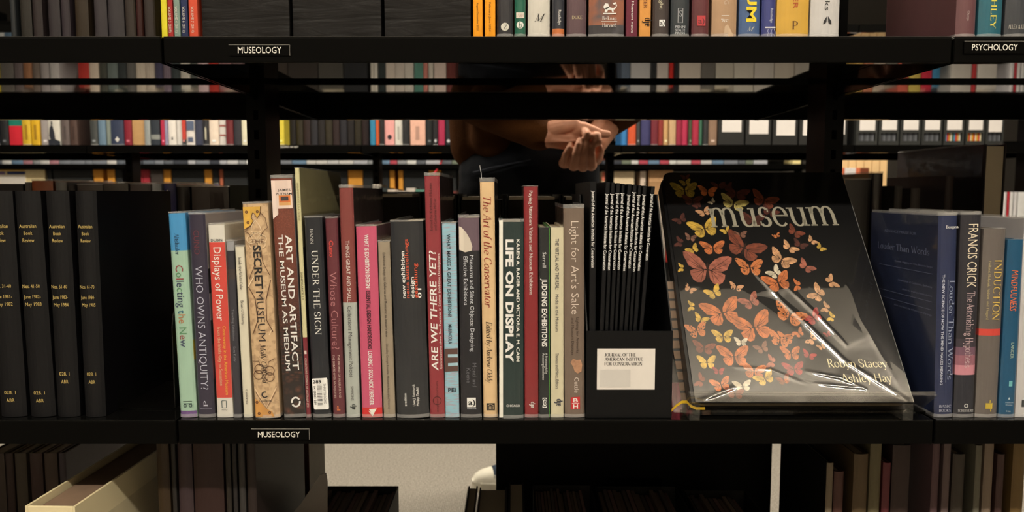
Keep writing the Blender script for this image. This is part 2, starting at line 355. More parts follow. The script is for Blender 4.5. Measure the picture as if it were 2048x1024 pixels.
def shelf_label(unit, text, px0, px1, py0, py1, Y, tx0, tx1, tcap, zlv, holder=True):
    sh, g = shelf_of(unit, at((px0+px1)/2, py0, Y).x, zlv)
    a, b = at(px0, py1, Y)-g, at(px1, py0, Y)-g
    yf = -DEP; m = MB()
    if holder: m.box((a.x, yf-.0016, a.z), (b.x, yf-.0004, b.z), 0); m.box((a.x, yf-.0019, b.z-.0004), (b.x, yf-.0004, b.z+.0002), 2); m.box((b.x-.0003, yf-.0019, a.z), (b.x+.0002, yf-.0004, b.z), 2)
    t0, t1 = at(tx0, (py0+py1)/2, Y)-g, at(tx1, (py0+py1)/2, Y)-g
    cap = (t1.x-t0.x)*tcap/(tx1-tx0)
    V, Fc, mi = lettering(text, 'sans', .002, length=t1.x-t0.x, cap=cap)
    z0 = (a.z+b.z)/2-cap/2
    m.add(place_text(V, Vector((t0.x, yf-.0021, z0)), Vector((1, 0, 0)), Vector((0, 0, 1))), Fc, 1)
    m.build('shelf_label', [M_LIP, M_WHITE, mat((110, 105, 95), .3, var=0)], sh)
shelf_label(near, 'MUSEOLOGY', 459, 580, 90, 111, .857, 477, 564, 12.5, LV[2])
shelf_label(near, 'MUSEOLOGY', 504, 619, 857, 878, .857, 517, 601, 11.5, LV[1])
shelf_label(near, 'PSYCHOLOGY', 1926, 2052, 83, 107, .857, 1942, 2033, 12.5, LV[2])
shelf_label(far, 'PHILOSOPHY OF ART', 545, 600, 290, 298, 2.82, 550, 597, 3.6, LV[2], False)
# ------------------------------------------------------------------ books
def book_shell(wd, h, D, t, e, rnd, off=0., z0=0., z1=None):
    """U-shaped cover: board, spine, board.  returns verts, faces, material index (0 spine, 1 boards)"""
    z1 = h if z1 is None else z1
    n = 8; out = [(-off, D), (-off, e)]
    for i in range(1, n):
        u = i/n
        bul = math.sin(math.pi*u)**(.55 if not rnd else .8)
        out.append((-off+u*(wd+2*off), e*(1-bul)-off))
    out += [(wd+off, e), (wd+off, D)]
    inn = [(t, D), (t, e+t)]+[(t+(wd-2*t)*i/n, e+t) for i in range(1, n)]+[(wd-t, e+t), (wd-t, D)]
    k = len(out); V = [(x, y, z0) for x, y in out]+[(x, y, z1) for x, y in out]+[(x, y, z0) for x, y in inn]+[(x, y, z1) for x, y in inn]
    Fc = []; mi = []
    for i in range(k-1):
        sp = 0 if 1 <= i < k-2 else 1
        Fc += [(i, i+1, k+i+1, k+i), (2*k+i, 3*k+i, 3*k+i+1, 2*k+i+1), (k+i, k+i+1, 3*k+i+1, 3*k+i), (i+1, i, 2*k+i, 2*k+i+1)]; mi += [sp, 1, sp, sp]
    Fc += [(0, k, 3*k, 2*k), (k-1, 3*k-1, 4*k-1, 2*k-1)]; mi += [1, 1]
    return V, Fc, mi
class Book:
    """a book standing on a shelf, placed by its spine edges in the photo"""
    def __init__(s, name, label, xl, xr, yb, xt, yt, spine, board=None, Y=.8655, zs=LV[1]+.0004, D=.165, t=.0022, e=.0022, rnd=False, jacket=True, cat='book', group=None, jh=.0022, jt=0, inset=.003, pages=True, rough=.42):
        p0, p1, p2 = at(xl, yb, Y), (at(xt, yt, Y) if xt is not None else None), at(xr, yb, Y)
        if xt is None:                       # upright, yt = height in metres
            dx, dz = 0, yt; yt = yb-yt*(xr-xl)/(p2.x-p0.x)
        else: dx, dz = p1.x-p0.x, p1.z-zs
        s.lean = math.atan2(dx, dz); s.h = math.hypot(dx, dz); s.w = (p2.x-p0.x)-.0011; s.yb, s.yt, s.xl, s.xr = yb, yt, xl, xr
        s.k = (p2.x-p0.x)/(xr-xl)
        s.e = e
        lift = max(0, s.w*math.sin(s.lean))
        s.root = empty(name, (p0.x+.0005, Y, zs+lift), (0, s.lean, 0)); tag(s.root, label, cat, group)
        if not isinstance(spine, bpy.types.Material): spine = mat(spine, rough) if not isinstance(spine, list) else bands([(0 if c[0] is None else s.z(c[0]), c[1]) for c in spine], rough=rough)
        if board is None: board = spine
        elif isinstance(board, list): board = bands([(0 if c[0] is None else s.z(c[0]), c[1]) for c in board], rough=.35)
        elif not isinstance(board, bpy.types.Material): board = mat(board, .35)
        V, Fc, mi = book_shell(s.w, s.h, D, t, e, rnd)
        s.cover = link('cover', mesh(V, Fc, mi), [spine, board], s.root)
        if pages: MB().box((t+.0002, e+t+.001, inset), (s.w-t-.0002, D-.004, s.h-inset)).build('pages', M_PAGES, s.root)
        if jacket:
            V, Fc, mi = film_sheet(s.w, s.h, D, e, rnd, jh)
            link('clear_jacket', mesh(V, Fc, mi), [FILM, FILM_EDGE], s.root)
    def z(s, py): return s.h*(s.yb-py)/(s.yb-s.yt)
    def text(s, tx, y0, y1, xf, cap, col, font='sans', bold=0., italic=0., d='down', cols=None, name='title_lettering', rough=.5):
        """lettering along the spine between photo rows y0 (top) and y1; xf = centre across the spine 0..1; cap = capital height in pixels"""
        ln = abs(s.z(y0)-s.z(y1)); c = cap*s.k
        V, Fc, mi = lettering(tx, font, bold, italic, cols, ln, c)
        y = -.00035; xc = xf*s.w
        if d == 'down': org, ux, uy = Vector((xc-c*.5, y, s.z(y0))), Vector((0, 0, -1)), Vector((1, 0, 0))
        else: org, ux, uy = Vector((xc+c*.5, y, s.z(y1))), Vector((0, 0, 1)), Vector((-1, 0, 0))
        me = mesh(place_text(V, org, ux, uy), Fc, mi)
        return link(name, me, [mat(q, rough, var=0) for q in col] if isinstance(col, list) else mat(col, rough, var=0), s.root)
    def htext(s, tx, x0, x1, yc, cap, col, font='sans', bold=0., italic=0., name='imprint'):
        """level lettering; x0, x1 as fractions of the spine width, yc the photo row of its middle"""
        c = cap*s.k; V, Fc, mi = lettering(tx, font, bold, italic, None, (x1-x0)*s.w, c)
        me = mesh(place_text(V, Vector((x0*s.w, -.00035, s.z(yc)-c/2)), Vector((1, 0, 0)), Vector((0, 0, 1))), Fc, mi)
        return link(name, me, mat(col, .5, var=0), s.root)
    def shape(s, polys, col, name='printed_mark', y=-.00033, rough=.5):
        """flat printed polygons; points = (fraction across the spine, photo row)"""
        V = []; Fc = []
        for p in polys:
            n = len(V); V += [(a*s.w, y, s.z(b)) for a, b in p]; Fc.append(tuple(range(n, n+len(p))))
        return link(name, mesh(V, Fc), mat(col, rough, var=0) if not isinstance(col, bpy.types.Material) else col, s.root)
    def line(s, pts, wpx, col, name='printed_line', y=-.00034):
        """printed line through (fraction, photo row) points"""
        P = [Vector((a*s.w, 0, s.z(b))) for a, b in pts]; V = []; Fc = []; hw = wpx*s.k/2
        for i, p in enumerate(P):
            d = (P[min(i+1, len(P)-1)]-P[max(i-1, 0)]).normalized(); n = Vector((-d.z, 0, d.x))*hw
            V += [p+n+Vector((0, y, 0)), p-n+Vector((0, y, 0))]
            if i: Fc.append((2*i-2, 2*i-1, 2*i+1, 2*i))
        return link(name, mesh(V, Fc), mat(col, .5, var=0), s.root)
    def ring(s, xf, yc, r, wpx, col, a0=0, a1=360, ry=None, name='printed_mark', n=22):
        ry = ry or r; W = s.w/s.k
        return s.line([(xf+r*math.cos(math.radians(a0+(a1-a0)*i/n))/W, yc-ry*math.sin(math.radians(a0+(a1-a0)*i/n))) for i in range(n+1)], wpx, col, name)
def film_sheet(wd, h, D, e, rnd, jh):
    """loose clear film round the cover: wavy upper and lower rims"""
    V0, F0, _ = book_shell(wd, h, D*.98, .0001, e, rnd, .0006)
    k = len(V0)//4; prof = [(x, y) for x, y, _ in V0[:k]]
    rows = [(-.0002, .0), (.004, .2), (h*.5, 0), (h-.004, 0), (h+.0003, 0), (h+jh, .6)]; V = []; Fc = []; mi = []
    rs = random.Random(int(wd*1e6)+int(h*1e5))
    for z, a in rows:
        for x, y in prof: V.append((x, y-.0004*a*rs.random(), z+a*.0012*(rs.random()-.5)))
    for r in range(len(rows)-1):
        for i in range(k-1):
            Fc.append((r*k+i, r*k+i+1, (r+1)*k+i+1, (r+1)*k+i)); mi.append(1 if r in (0, 4) else 0)
    return V, Fc, mi
ORD = ['first','second','third','fourth','fifth','sixth','seventh','eighth','ninth','tenth','eleventh','twelfth','thirteenth','fourteenth','fifteenth','sixteenth','seventeenth','eighteenth','nineteenth']
TENS = {2:'twenty',3:'thirty',4:'forty',5:'fifty',6:'sixty',7:'seventy',8:'eighty',9:'ninety'}
def ordn(i):
    if i < 19: return ORD[i]
    i += 1
    return (TENS[i//10]+'-'+ORD[i % 10-1]) if i % 10 else TENS[i//10][:-1]+'ieth'
INK = (24, 24, 26); PAPER = (214, 206, 188)
# ---- middle shelf, centre bay
b = Book('hardcover_book', 'pale mint and sky blue hardcover with title in multicoloured letters', 360, 394, 836, 335, 427, [(None, (112, 82, 128)), (826, (158, 186, 158)), (502, (70, 142, 184))], [(None, (150, 176, 150)), (722, (196, 178, 62)), (680, (150, 176, 150)), (502, (62, 130, 170))], D=.16)
b.text('Altshuler', 466, 509, .45, 8.5, (30, 62, 84), 'serif', name='author_lettering')
b.text('Collecting the New', 529, 693, .5, 15, [(150, 62, 64), (92, 138, 96), (52, 58, 84), (176, 120, 78), (40, 92, 112)], cols=[0,1,0,2,2,1,2,2,2,2,0,4,3,3,0,1,0,2])
b.line([(.24, 803), (.8, 803)], .8, INK, 'imprint'); b.line([(.25, 808), (.78, 808)], 1.4, (40, 60, 60), 'imprint'); b.ring(.34, 812, 2.8, 1.3, (40, 60, 60), name='imprint'); b.ring(.68, 812, 2.8, 1.3, (40, 60, 60), name='imprint')
b = Book('hardcover_book', 'dark purple hardcover with tall thin silver capitals, beside the mint book', 396, 430, 836, 375, 429, (50, 44, 58), [(None, (38, 36, 42)), (760, (120, 60, 70)), (690, (38, 34, 38)), (640, (140, 122, 122)), (590, (34, 30, 34)), (540, (150, 140, 134))], D=.17)
b.text('CUNO', 460, 508, .45, 11, (104, 46, 56), name='author_lettering'); b.text('WHO OWNS ANTIQUITY?', 531, 779, .5, 15, (196, 194, 200), bold=-.012)
b.text('P', 802, 814, .5, 8, (200, 196, 200), 'serif', d='up', name='imprint'); b.htext('PRINCETON', .15, .85, 818, 2.4, (150, 146, 156))
b = Book('paperback_book', 'red paperback with cream ends and white and yellow lettering', 434, 467, 836, 415, 450, [(None, PAPER), (798, (206, 74, 62)), (486, PAPER)], (206, 198, 176), D=.15, e=.0012)
b.htext('DUBIN', .14, .86, 480, 5, (50, 62, 62), bold=.01, name='author_lettering'); b.text('Displays of Power', 494, 640, .52, 15, (236, 226, 210))
b.text('Controversy in the American Museum', 651, 790, .72, 6.5, (232, 178, 62)); b.text('from the Enola Gay to Sensation', 653, 771, .38, 6.5, (214, 182, 140))
b.line([(.34, 802), (.34, 816), (.62, 816), (.62, 802), (.34, 802)], 1.4, (60, 84, 80), 'imprint'); b.htext('NYU', .32, .66, 820, 3, (60, 64, 64))
b = Book('paperback_book', 'thin dark grey paperback with silver top between the red and cream books', 467.5, 483.5, 836, 451.5, 483, [(None, (56, 54, 58)), (560, (66, 56, 50)), (538, (50, 48, 52)), (502, (150, 148, 144))], D=.15, e=.001)
b.text('Travelling Exhibitions', 617, 680, .5, 4.5, (130, 128, 128)); b.text('Sara Kelly', 692, 722, .5, 4.5, (130, 128, 128), name='author_lettering')
b = Book('paperback_book', 'small slim cream paperback with tiny dark title beside the parchment book', 487, 506, 838, 469, 494, (214, 204, 176), D=.15, e=.001)
b.text('Inside the White Cube', 514, 579, .5, 6, (66, 64, 66), 'serif'); b.text("Brian O'Doherty", 601, 650, .5, 5.5, (66, 64, 66), 'serif', name='author_lettering'); b.text('California', 781, 811, .5, 5, (66, 64, 66), 'serif', name='imprint')
# parchment book with brass corners
M_PARCH = bands([(0, (206, 172, 128))], tex=(150, (150, 116, 86), .5, (1, 1, 1)))
b = Book('hardcover_book', 'thick parchment coloured hardcover with brass corner pattern and ornamental scrolls', 509.5, 560, 839, 483, 408, M_PARCH, (204, 170, 128), D=.18, e=.003, Y=.862)
GOLD = mat((206, 160, 70), .35, var=.3, scale=90)
b.shape([[(.03, 414), (.74, 414), (.7, 428), (.58, 437), (.5, 428), (.42, 425), (.32, 434), (.4, 442), (.3, 450), (.1, 456), (.03, 457)]], GOLD, 'brass_corner'); b.shape([[(.03, 836), (.8, 836), (.72, 826), (.5, 820), (.3, 808), (.05, 798)]], mat((196, 140, 74), .4, var=.3, scale=90), 'brass_corner')
for x, y in ((.16, 424), (.6, 424), (.2, 445), (.12, 806), (.18, 829), (.62, 828)): b.ring(x, y, 2.0, 2.0, (92, 56, 36), name='rivet', n=10)
SEP = (92, 62, 44)
b.line([(.74, 414), (.7, 428), (.58, 437), (.48, 428), (.4, 426), (.34, 436), (.42, 442), (.3, 452), (.05, 458)], 1.2, SEP)
for cx, cy, rx in ((.3, 478, 9), (.72, 478, 9), (.36, 488, 8), (.68, 488, 8), (.5, 472, 9)): b.ring(cx, cy, rx, 1.6, (214, 186, 146), ry=8)
b.line([(.5, 440), (.34, 452), (.3, 462), (.5, 468), (.72, 462), (.66, 452), (.5, 440)], 1.4, (226, 200, 160)); b.line([(.7, 425), (.9, 436), (.97, 456), (.8, 462), (.68, 472)], 1.2, SEP); b.line([(.05, 462), (.2, 466), (.28, 474)], 1.2, SEP)
b.line([(.4, 500), (.36, 530), (.12, 556)], 1.2, SEP); b.line([(.66, 500), (.7, 524), (.95, 550)], 1.2, SEP); b.line([(.06, 572), (.3, 596), (.36, 640), (.12, 668)], 1.6, SEP); b.line([(.98, 560), (.74, 600), (.72, 640), (.95, 664)], 1.6, SEP); b.line([(.95, 655), (.78, 670)], 1.4, (226, 200, 160)); b.line([(.3, 552), (.05, 572)], 1.6, (226, 200, 160))
for cx, cy in ((.25, 750), (.72, 742), (.3, 738), (.7, 755)): b.ring(cx, cy, 9, 1.3, SEP, ry=9)
b.line([(.05, 722), (.3, 722), (.34, 732)], 1.2, SEP); b.line([(.95, 718), (.7, 724), (.66, 732)], 1.2, SEP); b.line([(.08, 778), (.3, 800), (.5, 816), (.7, 800), (.95, 776)], 1.5, (222, 190, 148)); b.line([(.1, 786), (.5, 820), (.93, 784)], 1., SEP)
b.htext('THE', .27, .78, 482, 8, SEP, name='title_lettering'); b.text('SECRET', 490, 577, .5, 15, (40, 36, 34), bold=.025); b.text('MUSEUM', 582, 682, .5, 15, (48, 42, 40), bold=-.005)
b.text('Molly Oldfield', 688, 768, .5, 11, (52, 42, 38), 'serif', italic=.25, name='author_lettering'); b.htext('Collins', .2, .72, 803, 5, (46, 40, 40), 'serif', bold=.01); b.ring(.46, 791, 5.5, 2.6, (46, 40, 40), 60, 330, name='imprint')
# crowd photograph book
def crowd_mat():
    m = bpy.data.materials.new('crowd_print'); m.use_nodes = True; nt = m.node_tree; N = nt.nodes; L = nt.links; B = N['Principled BSDF']; B.inputs['Roughness'].default_value = .4
    tc = N.new('ShaderNodeTexCoord'); sx = N.new('ShaderNodeSeparateXYZ'); L.new(tc.outputs['Object'], sx.inputs[0])
    vo = N.new('ShaderNodeTexVoronoi'); L.new(tc.outputs['Object'], vo.inputs['Vector'])
    mr = N.new('ShaderNodeMapRange'); mr.inputs['From Max'].default_value = .28; L.new(sx.outputs[2], mr.inputs[0])
    sc = N.new('ShaderNodeMapRange'); sc.inputs['From Min'].default_value = .15; sc.inputs['From Max'].default_value = .8; sc.inputs['To Min'].default_value = 120; sc.inputs['To Max'].default_value = 700; L.new(mr.outputs[0], sc.inputs[0]); L.new(sc.outputs[0], vo.inputs['Scale'])
    lo = N.new('ShaderNodeValToRGB'); lo.color_ramp.elements[0].color = (*alb((196, 116, 84)), 1); lo.color_ramp.elements[1].color = (*alb((34, 26, 24)), 1); lo.color_ramp.elements[1].position = .55
    e = lo.color_ramp.elements.new(.12); e.color = (*alb((120, 70, 52)), 1); L.new(vo.outputs['Distance'], lo.inputs[0])
    hi = N.new('ShaderNodeValToRGB'); hi.color_ramp.interpolation = 'LINEAR'; hi.color_ramp.elements[0].position = .3; hi.color_ramp.elements[1].position = .78
    hi.color_ramp.elements[0].color = (*alb((36, 28, 26)), 1); hi.color_ramp.elements[1].color = (*alb((150, 74, 52)), 1); L.new(mr.outputs[0], hi.inputs[0])
    mx = N.new('ShaderNodeMix'); mx.data_type = 'RGBA'; mx.inputs[0].default_value = .5; L.new(lo.outputs[0], mx.inputs[6]); L.new(hi.outputs[0], mx.inputs[7]); L.new(mx.outputs[2], B.inputs['Base Color']); return m
b = Book('hardcover_book', 'tall hardcover with photograph of a crowd of clay figures and white capitals', 568, 611, 833, 540, 357, crowd_mat(), (150, 150, 148), D=.2, e=.0016, jh=.004)
b.shape([[(.02, 361), (.98, 361), (.98, 416), (.02, 416)]], (222, 196, 176), 'printed_photo', y=-.00022); b.shape([[(.02, 400), (.28, 400), (.28, 427), (.02, 436)]], (218, 196, 178), 'printed_photo', y=-.00026)
b.shape([[(.34, 390), (.9, 390), (.9, 410), (.34, 410)]], (214, 160, 96), 'printed_photo', y=-.00026); b.shape([[(.36, 391), (.88, 391), (.88, 404), (.36, 404)]], (206, 112, 58), 'printed_photo', y=-.0003); b.shape([[(.44, 393), (.8, 393), (.8, 401), (.44, 401)]], (70, 60, 58), 'printed_photo', y=-.00034)
b.htext('JAMES', .3, .92, 380, 4.6, INK, bold=.005, name='author_lettering'); b.htext('PUTNAM', .22, .97, 387.5, 4.6, INK, bold=.005, name='author_lettering')
b.text('ART AND ARTIFACT', 468, 737, .7, 12.5, (240, 232, 212), bold=.012); b.text('THE MUSEUM AS MEDIUM', 467, 738, .32, 9, (240, 232, 212), bold=.01)
b.ring(.6, 802, 8, 3.4, (238, 232, 216), 30, 190, ry=9, name='imprint'); b.ring(.6, 802, 8, 3.4, (238, 232, 216), 210, 370, ry=9, name='imprint')
b = Book('paperback_book', 'tall thin pale yellow paperback with maroon foot, beside the crowd photograph book', 612, 622.5, 833, 588, 336, [(None, (122, 42, 50)), (673, (206, 196, 146))], bands([(0, (40, 34, 26)), (.2, (128, 118, 82)), (.24, (150, 140, 98))], rough=.3), D=.21, e=.001, jh=.001)
b.text('SIGNIFICANCE 2.0', 540, 595, .5, 4, (92, 84, 60)); b.text('COLLECTIONS COUNCIL OF AUSTRALIA LTD', 712, 812, .5, 4, (214, 190, 170)); b.shape([[(.25, 697), (.75, 697), (.75, 704), (.25, 704)]], (220, 200, 184)); b.text('SIGNIFICANCE 2.0 A GUIDE', 365, 438, .55, 3.6, (150, 138, 96))
b = Book('hardcover_book', 'black hardcover with white serif capitals and a white barcode sticker', 626, 662, 834, 607, 436, (34, 36, 40), D=.155)
b.text('BANN', 458, 487, .4, 6, (206, 200, 186), 'serif', name='author_lettering'); b.text('UNDER THE SIGN', 500, 667, .52, 12, (232, 226, 210), 'serif')
st = b.shape([[(.02, 757), (.06, 755), (.88, 754), (.92, 757), (.94, 815), (.9, 818), (.1, 818), (.06, 815)]], (232, 228, 216), 'barcode_sticker', y=-.0003)
bb = MB()
for i in range(15):
    z0 = b.z(768+i*2.85); bb.add([(b.w*.3, -.0005, z0), (b.w*.58, -.0005, z0), (b.w*.58, -.0005, z0-b.z(833)*(.6+.8*random.random())), (b.w*.3, -.0005, z0-b.z(833)*(.6+.8*random.random()))], [(0, 1, 2, 3)])
for tx, y0, y1, xf, cp in (('04 09003 289', 770, 808, .16, 4.5), ('THRIFTBOOKS', 765, 806, .74, 5)):
    V, Fc, mi = lettering(tx, 'sans', .01 if xf < .5 else -.01, 0, None, b.z(y0)-b.z(y1), cp*b.k); bb.add(place_text(V, Vector((xf*b.w-cp*b.k/2, -.0005, b.z(y0))), Vector((0, 0, -1)), Vector((1, 0, 0))), Fc)
V, Fc, mi = lettering('289', 'sans', .02, 0, None, .5*b.w, 7*b.k); bb.add(place_text(V, Vector((.06*b.w, -.0005, b.z(765))), Vector((1, 0, 0)), Vector((0, 0, 1))), Fc)
bb.build('sticker_print', mat(INK, .6, var=0), st)
b = Book('hardcover_book', 'plum red hardcover with pinkish title, between black book and two-tone book', 665.5, 690.5, 832, 649, 437, (98, 44, 50), D=.155)
b.text('Cuno', 480, 512, .45, 8.5, (206, 70, 60), bold=.01, name='author_lettering'); b.text('Whose Culture?', 542, 695, .5, 14, (178, 118, 116), bold=-.01)
b.text('THE PROMISE OF MUSEUMS AND', 706, 793, .68, 4, (206, 176, 160)); b.text('THE DEBATE OVER ANTIQUITIES', 706, 793, .26, 4, (206, 176, 160)); b.text('P', 808, 818, .5, 7, (206, 110, 62), d='up', name='imprint')
b = Book('hardcover_book', 'tall two-tone hardcover, brick red above and grey green below', 692, 720.5, 835, 677, 376, [(None, (172, 174, 160)), (603, (128, 62, 56))], [(None, (166, 168, 156)), (603, (48, 36, 32))], D=.2, jh=.004)
b.text('THINGS GREAT AND SMALL:', 479, 602, .5, 7.5, (230, 216, 200)); b.text('Collections Management Policies', 609, 753, .5, 8, (72, 70, 66)); b.text('SIMMONS', 771, 800, .5, 5.5, (90, 88, 80), name='author_lettering')
b.text('afp', 808, 819, .5, 10, (36, 44, 44), 'serif', d='up', bold=.03, name='imprint')
b = Book('paperback_book', 'bright pink paperback with bold condensed lettering and red foot', 724, 765.5, 834, 711, 453, [(None, (206, 46, 44)), (815, (196, 84, 108))], (120, 84, 84), D=.16, e=.0015)
b.text('WHAT IS EXHIBITION DESIGN?', 469, 577, .5, 8, (240, 226, 216), bold=.02); b.text('ESSENTIAL DESIGN HANDBOOKS', 580, 696, .5, 8, (52, 26, 36), bold=.02); b.text('LORENC / SKOLNICK / BERGER', 700, 809, .5, 8, (240, 226, 216), bold=.02, name='author_lettering')
b.shape([[(.34, 817), (.74, 816), (.62, 824), (.52, 832), (.3, 820), (.44, 824)]], (238, 226, 206))
b = Book('paperback_book', 'tan paperback with long tiny dark title beside the pink one', 767, 791.5, 834, 755, 484, (152, 136, 112), D=.15, e=.001)
b.text("Exhibition Design for Galleries and Museums: an Insider's view", 505, 672, .5, 5, (54, 46, 40)); b.text('Edited by Georgia Rouette  Museums Australia (Victoria)', 685, 817, .5, 4.5, (86, 74, 62), name='author_lettering')
b = Book('hardcover_book', 'thick charcoal hardcover with white and orange lower-case title reading upwards', 793.5, 858.5, 836, 779, 444, (42, 43, 44), D=.19, e=.004, rnd=True, Y=.863)
for tx, y0, y1, xf, c in (('new exhibition', 502, 595, .35, 0), ('neue ausstellungs', 478, 595, .47, 1), ('design', 553, 595, .62, 0), ('gestaltung', 526, 595, .73, 1), ('01', 576, 595, .84, 0)): b.text(tx, y0, y1, xf, 7.5, ((232, 226, 212), (206, 84, 56))[c], bold=.012, d='up')
for tx, y0, y1, xf in (('avedition', 786, 812, .28), ('Uwe J. Reinhardt', 768, 812, .55), ('Philipp Teufel', 775, 812, .67)): b.text(tx, y0, y1, xf, 5, (226, 220, 206), bold=.008, d='up', name='author_lettering')
b = Book('paperback_book', 'tall brick red paperback with hand-lettered white title reading upwards', 860, 890.5, 831, 848, 352, (142, 52, 56), (52, 30, 26), D=.2, e=.0016, jh=.004)
b.text('ARE WE THERE YET?', 497, 736, .4, 13, (244, 234, 218), bold=.012, italic=.12, d='up'); b.text('Conversations about Best Practices in Science Exhibition Development', 503, 733, .82, 4.6, (236, 214, 200), d='up')
b.text('Edited by Kathleen McLean', 366, 458, .38, 5.5, (82, 28, 32), d='up', name='author_lettering'); b.text('and Catherine McEver', 395, 458, .66, 5.5, (82, 28, 32), d='up', name='author_lettering'); b.ring(.5, 797, 8, 1.4, (84, 26, 28), name='imprint'); b.text('exploratorium', 758, 820, .5, 4.5, (84, 26, 28), d='up', name='imprint')
b = Book('paperback_book', 'light blue paperback with brown striped band and dark condensed title', 890.5, 919.5, 834, 883, 447, bands([(0, (146, 186, 192))], tex=(260, (176, 140, 150), .55, (.3, 1, 2.2))), (100, 110, 110), D=.15, e=.001)
b.text('WHAT MAKES A GREAT EXHIBITION?', 468, 631, .45, 7, (44, 54, 62), bold=.015); b.text('MARINCOLA', 646, 685, .45, 7, (44, 54, 62), bold=.012, name='author_lettering'); b.shape([[(.02, 695), (.98, 694), (.98, 740), (.02, 741)]], (92, 66, 58), 'printed_band', y=-.0003)
b.shape([[(.25, 706), (.97, 706), (.97, 712), (.25, 712)], [(.25, 724), (.97, 723), (.97, 729), (.25, 730)]], (160, 188, 192), 'printed_band', y=-.00036); b.htext('PEI', .22, .78, 778, 8.5, (36, 48, 56), bold=.02)
b = Book('hardcover_book', 'black hardcover with pale stone photograph at its head', 921.5, 963.5, 833, 916, 436, [(None, (34, 33, 36)), (503, (104, 84, 90))], D=.165, e=.0016, jh=.004)
b.shape([[(.02, 498), (.02, 452), (.14, 454), (.36, 464), (.56, 478), (.66, 492), (.62, 500), (.3, 503)]], (206, 192, 170), 'printed_photo'); b.text('Museums and Silent Objects: Designing', 509, 700, .62, 8, (206, 204, 200)); b.text('Effective Exhibitions', 511, 607, .32, 8, (206, 204, 200)); b.text('Monti and', 723, 771, .7, 8, (104, 102, 104), name='author_lettering'); b.text('Keene', 733, 763, .4, 8, (104, 102, 104), name='author_lettering')
b.shape([[(.3, 793), (.74, 793), (.74, 812), (.3, 812)]], (232, 228, 216), 'imprint'); b.htext('a)', .36, .72, 802, 11, INK, bold=.02); b.htext('ASHGATE', .3, .76, 815, 3, (206, 204, 200))
b = Book('hardcover_book', 'tall slim peach cream hardcover with brown italic title', 966.5, 996, 831, 959, 364, (220, 184, 134), (40, 32, 26), D=.19, jh=.005)
b.text('The Art of the Conservator', 393, 610, .48, 15, (150, 52, 42), 'serif', italic=.25, bold=-.004); b.text('Edited by Andrew Oddy', 638, 762, .48, 11, (56, 38, 34), 'serif', italic=.25, name='author_lettering')
b.shape([[(.22, 802), (.82, 802), (.82, 816), (.22, 816)]], (40, 36, 32), 'imprint'); MB().tube([(b.w*.12, .001, b.h+.004), (b.w*.1, .001, b.h+.010), (b.w*.03, .001, b.h+.015), (b.w*.01, .001, b.h+.019)], .0003, 5).build('loose_film_thread', mat((200, 196, 186), .3), b.root)
b.line([(.3, 807), (.52, 804), (.74, 807)], .8, (200, 172, 130), 'imprint', y=-.0004)
for k in range(5): b.line([(.34+.09*k, 808.5), (.34+.09*k, 814)], .9, (200, 172, 130), 'imprint', y=-.0004)
b = Book('hardcover_book', 'dark green hardcover with white edge stripe and bold white capitals', 997.5, 1047.5, 838, 997, 444, (36, 52, 48), D=.165, e=.003, rnd=True, jh=.004, Y=.862)
b.shape([[(.01, 441.), (.16, 440), (.16, 836), (.01, 836)]], (222, 216, 196), 'printed_band', y=-.0003)
b.text('LIFE ON DISPLAY', 478, 724, .44, 14.5, (236, 230, 212), bold=.04); b.text('KAREN A. RADER AND VICTORIA E. M. CAIN', 478, 722, .78, 6, (230, 224, 206), bold=.02, name='author_lettering'); b.htext('CHICAGO', .3, .86, 812, 4.5, (226, 220, 206), bold=.01)
b = Book('paperback_book', 'tall crimson paperback with small white serif title', 1049, 1077.5, 833, 1047, 373, (134, 40, 42), D=.17, e=.0014, jh=.001)
b.text('Paying Attention: Visitors and Museum Exhibitions', 381, 586, .5, 6.5, (238, 222, 206), 'serif', bold=.01); b.text('afp', 801, 813, .5, 9, (240, 224, 208), 'serif', d='up', bold=.03, name='imprint')
b = Book('paperback_book', 'thin black paperback with green edge and bold white capitals', 1078, 1100.5, 833, 1077.5, 455, (34, 36, 36), (70, 120, 60), D=.15, e=.001, jh=.001)
b.text('Serrell', 503, 533, .5, 7, (220, 216, 204), name='author_lettering'); b.text('JUDGING EXHIBITIONS', 555, 690, .5, 10, (238, 232, 216), bold=.02); b.text('A Framework for', 703, 745, .68, 4.5, (220, 216, 204)); b.text('Assessing Excellence', 703, 757, .4, 4.5, (220, 216, 204)); b.line([(.96, 456), (.96, 832)], 1.2, (90, 150, 70))
b.shape([[(.3, 793), (.7, 793), (.7, 813), (.3, 813)]], (228, 224, 210), 'imprint'); b.ring(.52, 803, 4.5, 1.6, INK, ry=8, name='imprint'); b.ring(.55, 803, 2, 1.4, INK, ry=4, name='imprint')
b = Book('paperback_book', 'cream paperback with navy lettering next to the thin black one', 1101, 1128, 833, 1100.5, 455, (206, 194, 158), D=.15, e=.001, jh=.001)
b.text('THE VIRTUAL AND THE REAL:', 477, 577, .5, 7.5, (62, 62, 72)); b.text('Media in the Museum', 586, 660, .5, 6.5, (62, 62, 72)); b.text('Thomas and Mintz, Editors', 703, 775, .5, 6.5, (62, 62, 72), name='author_lettering'); b.text('afp', 795, 810, .52, 13, (44, 50, 70), 'serif', d='up', bold=.03, name='imprint')
b = Book('hardcover_book', 'taupe brown hardcover with thin cream title and red square mark', 1129, 1170.5, 833, 1126.5, 417, (116, 98, 82), D=.17, jh=.005)
b.text("Light for Art's Sake", 442, 625, .55, 15, (226, 208, 186), bold=-.012); b.text('Lighting for Artworks', 632, 703, .66, 5.5, (72, 56, 46)); b.text('and Museum Displays', 632, 706, .42, 5.5, (72, 56, 46)); b.text('Cuttle', 752, 783, .6, 9, (222, 204, 184), name='author_lettering')
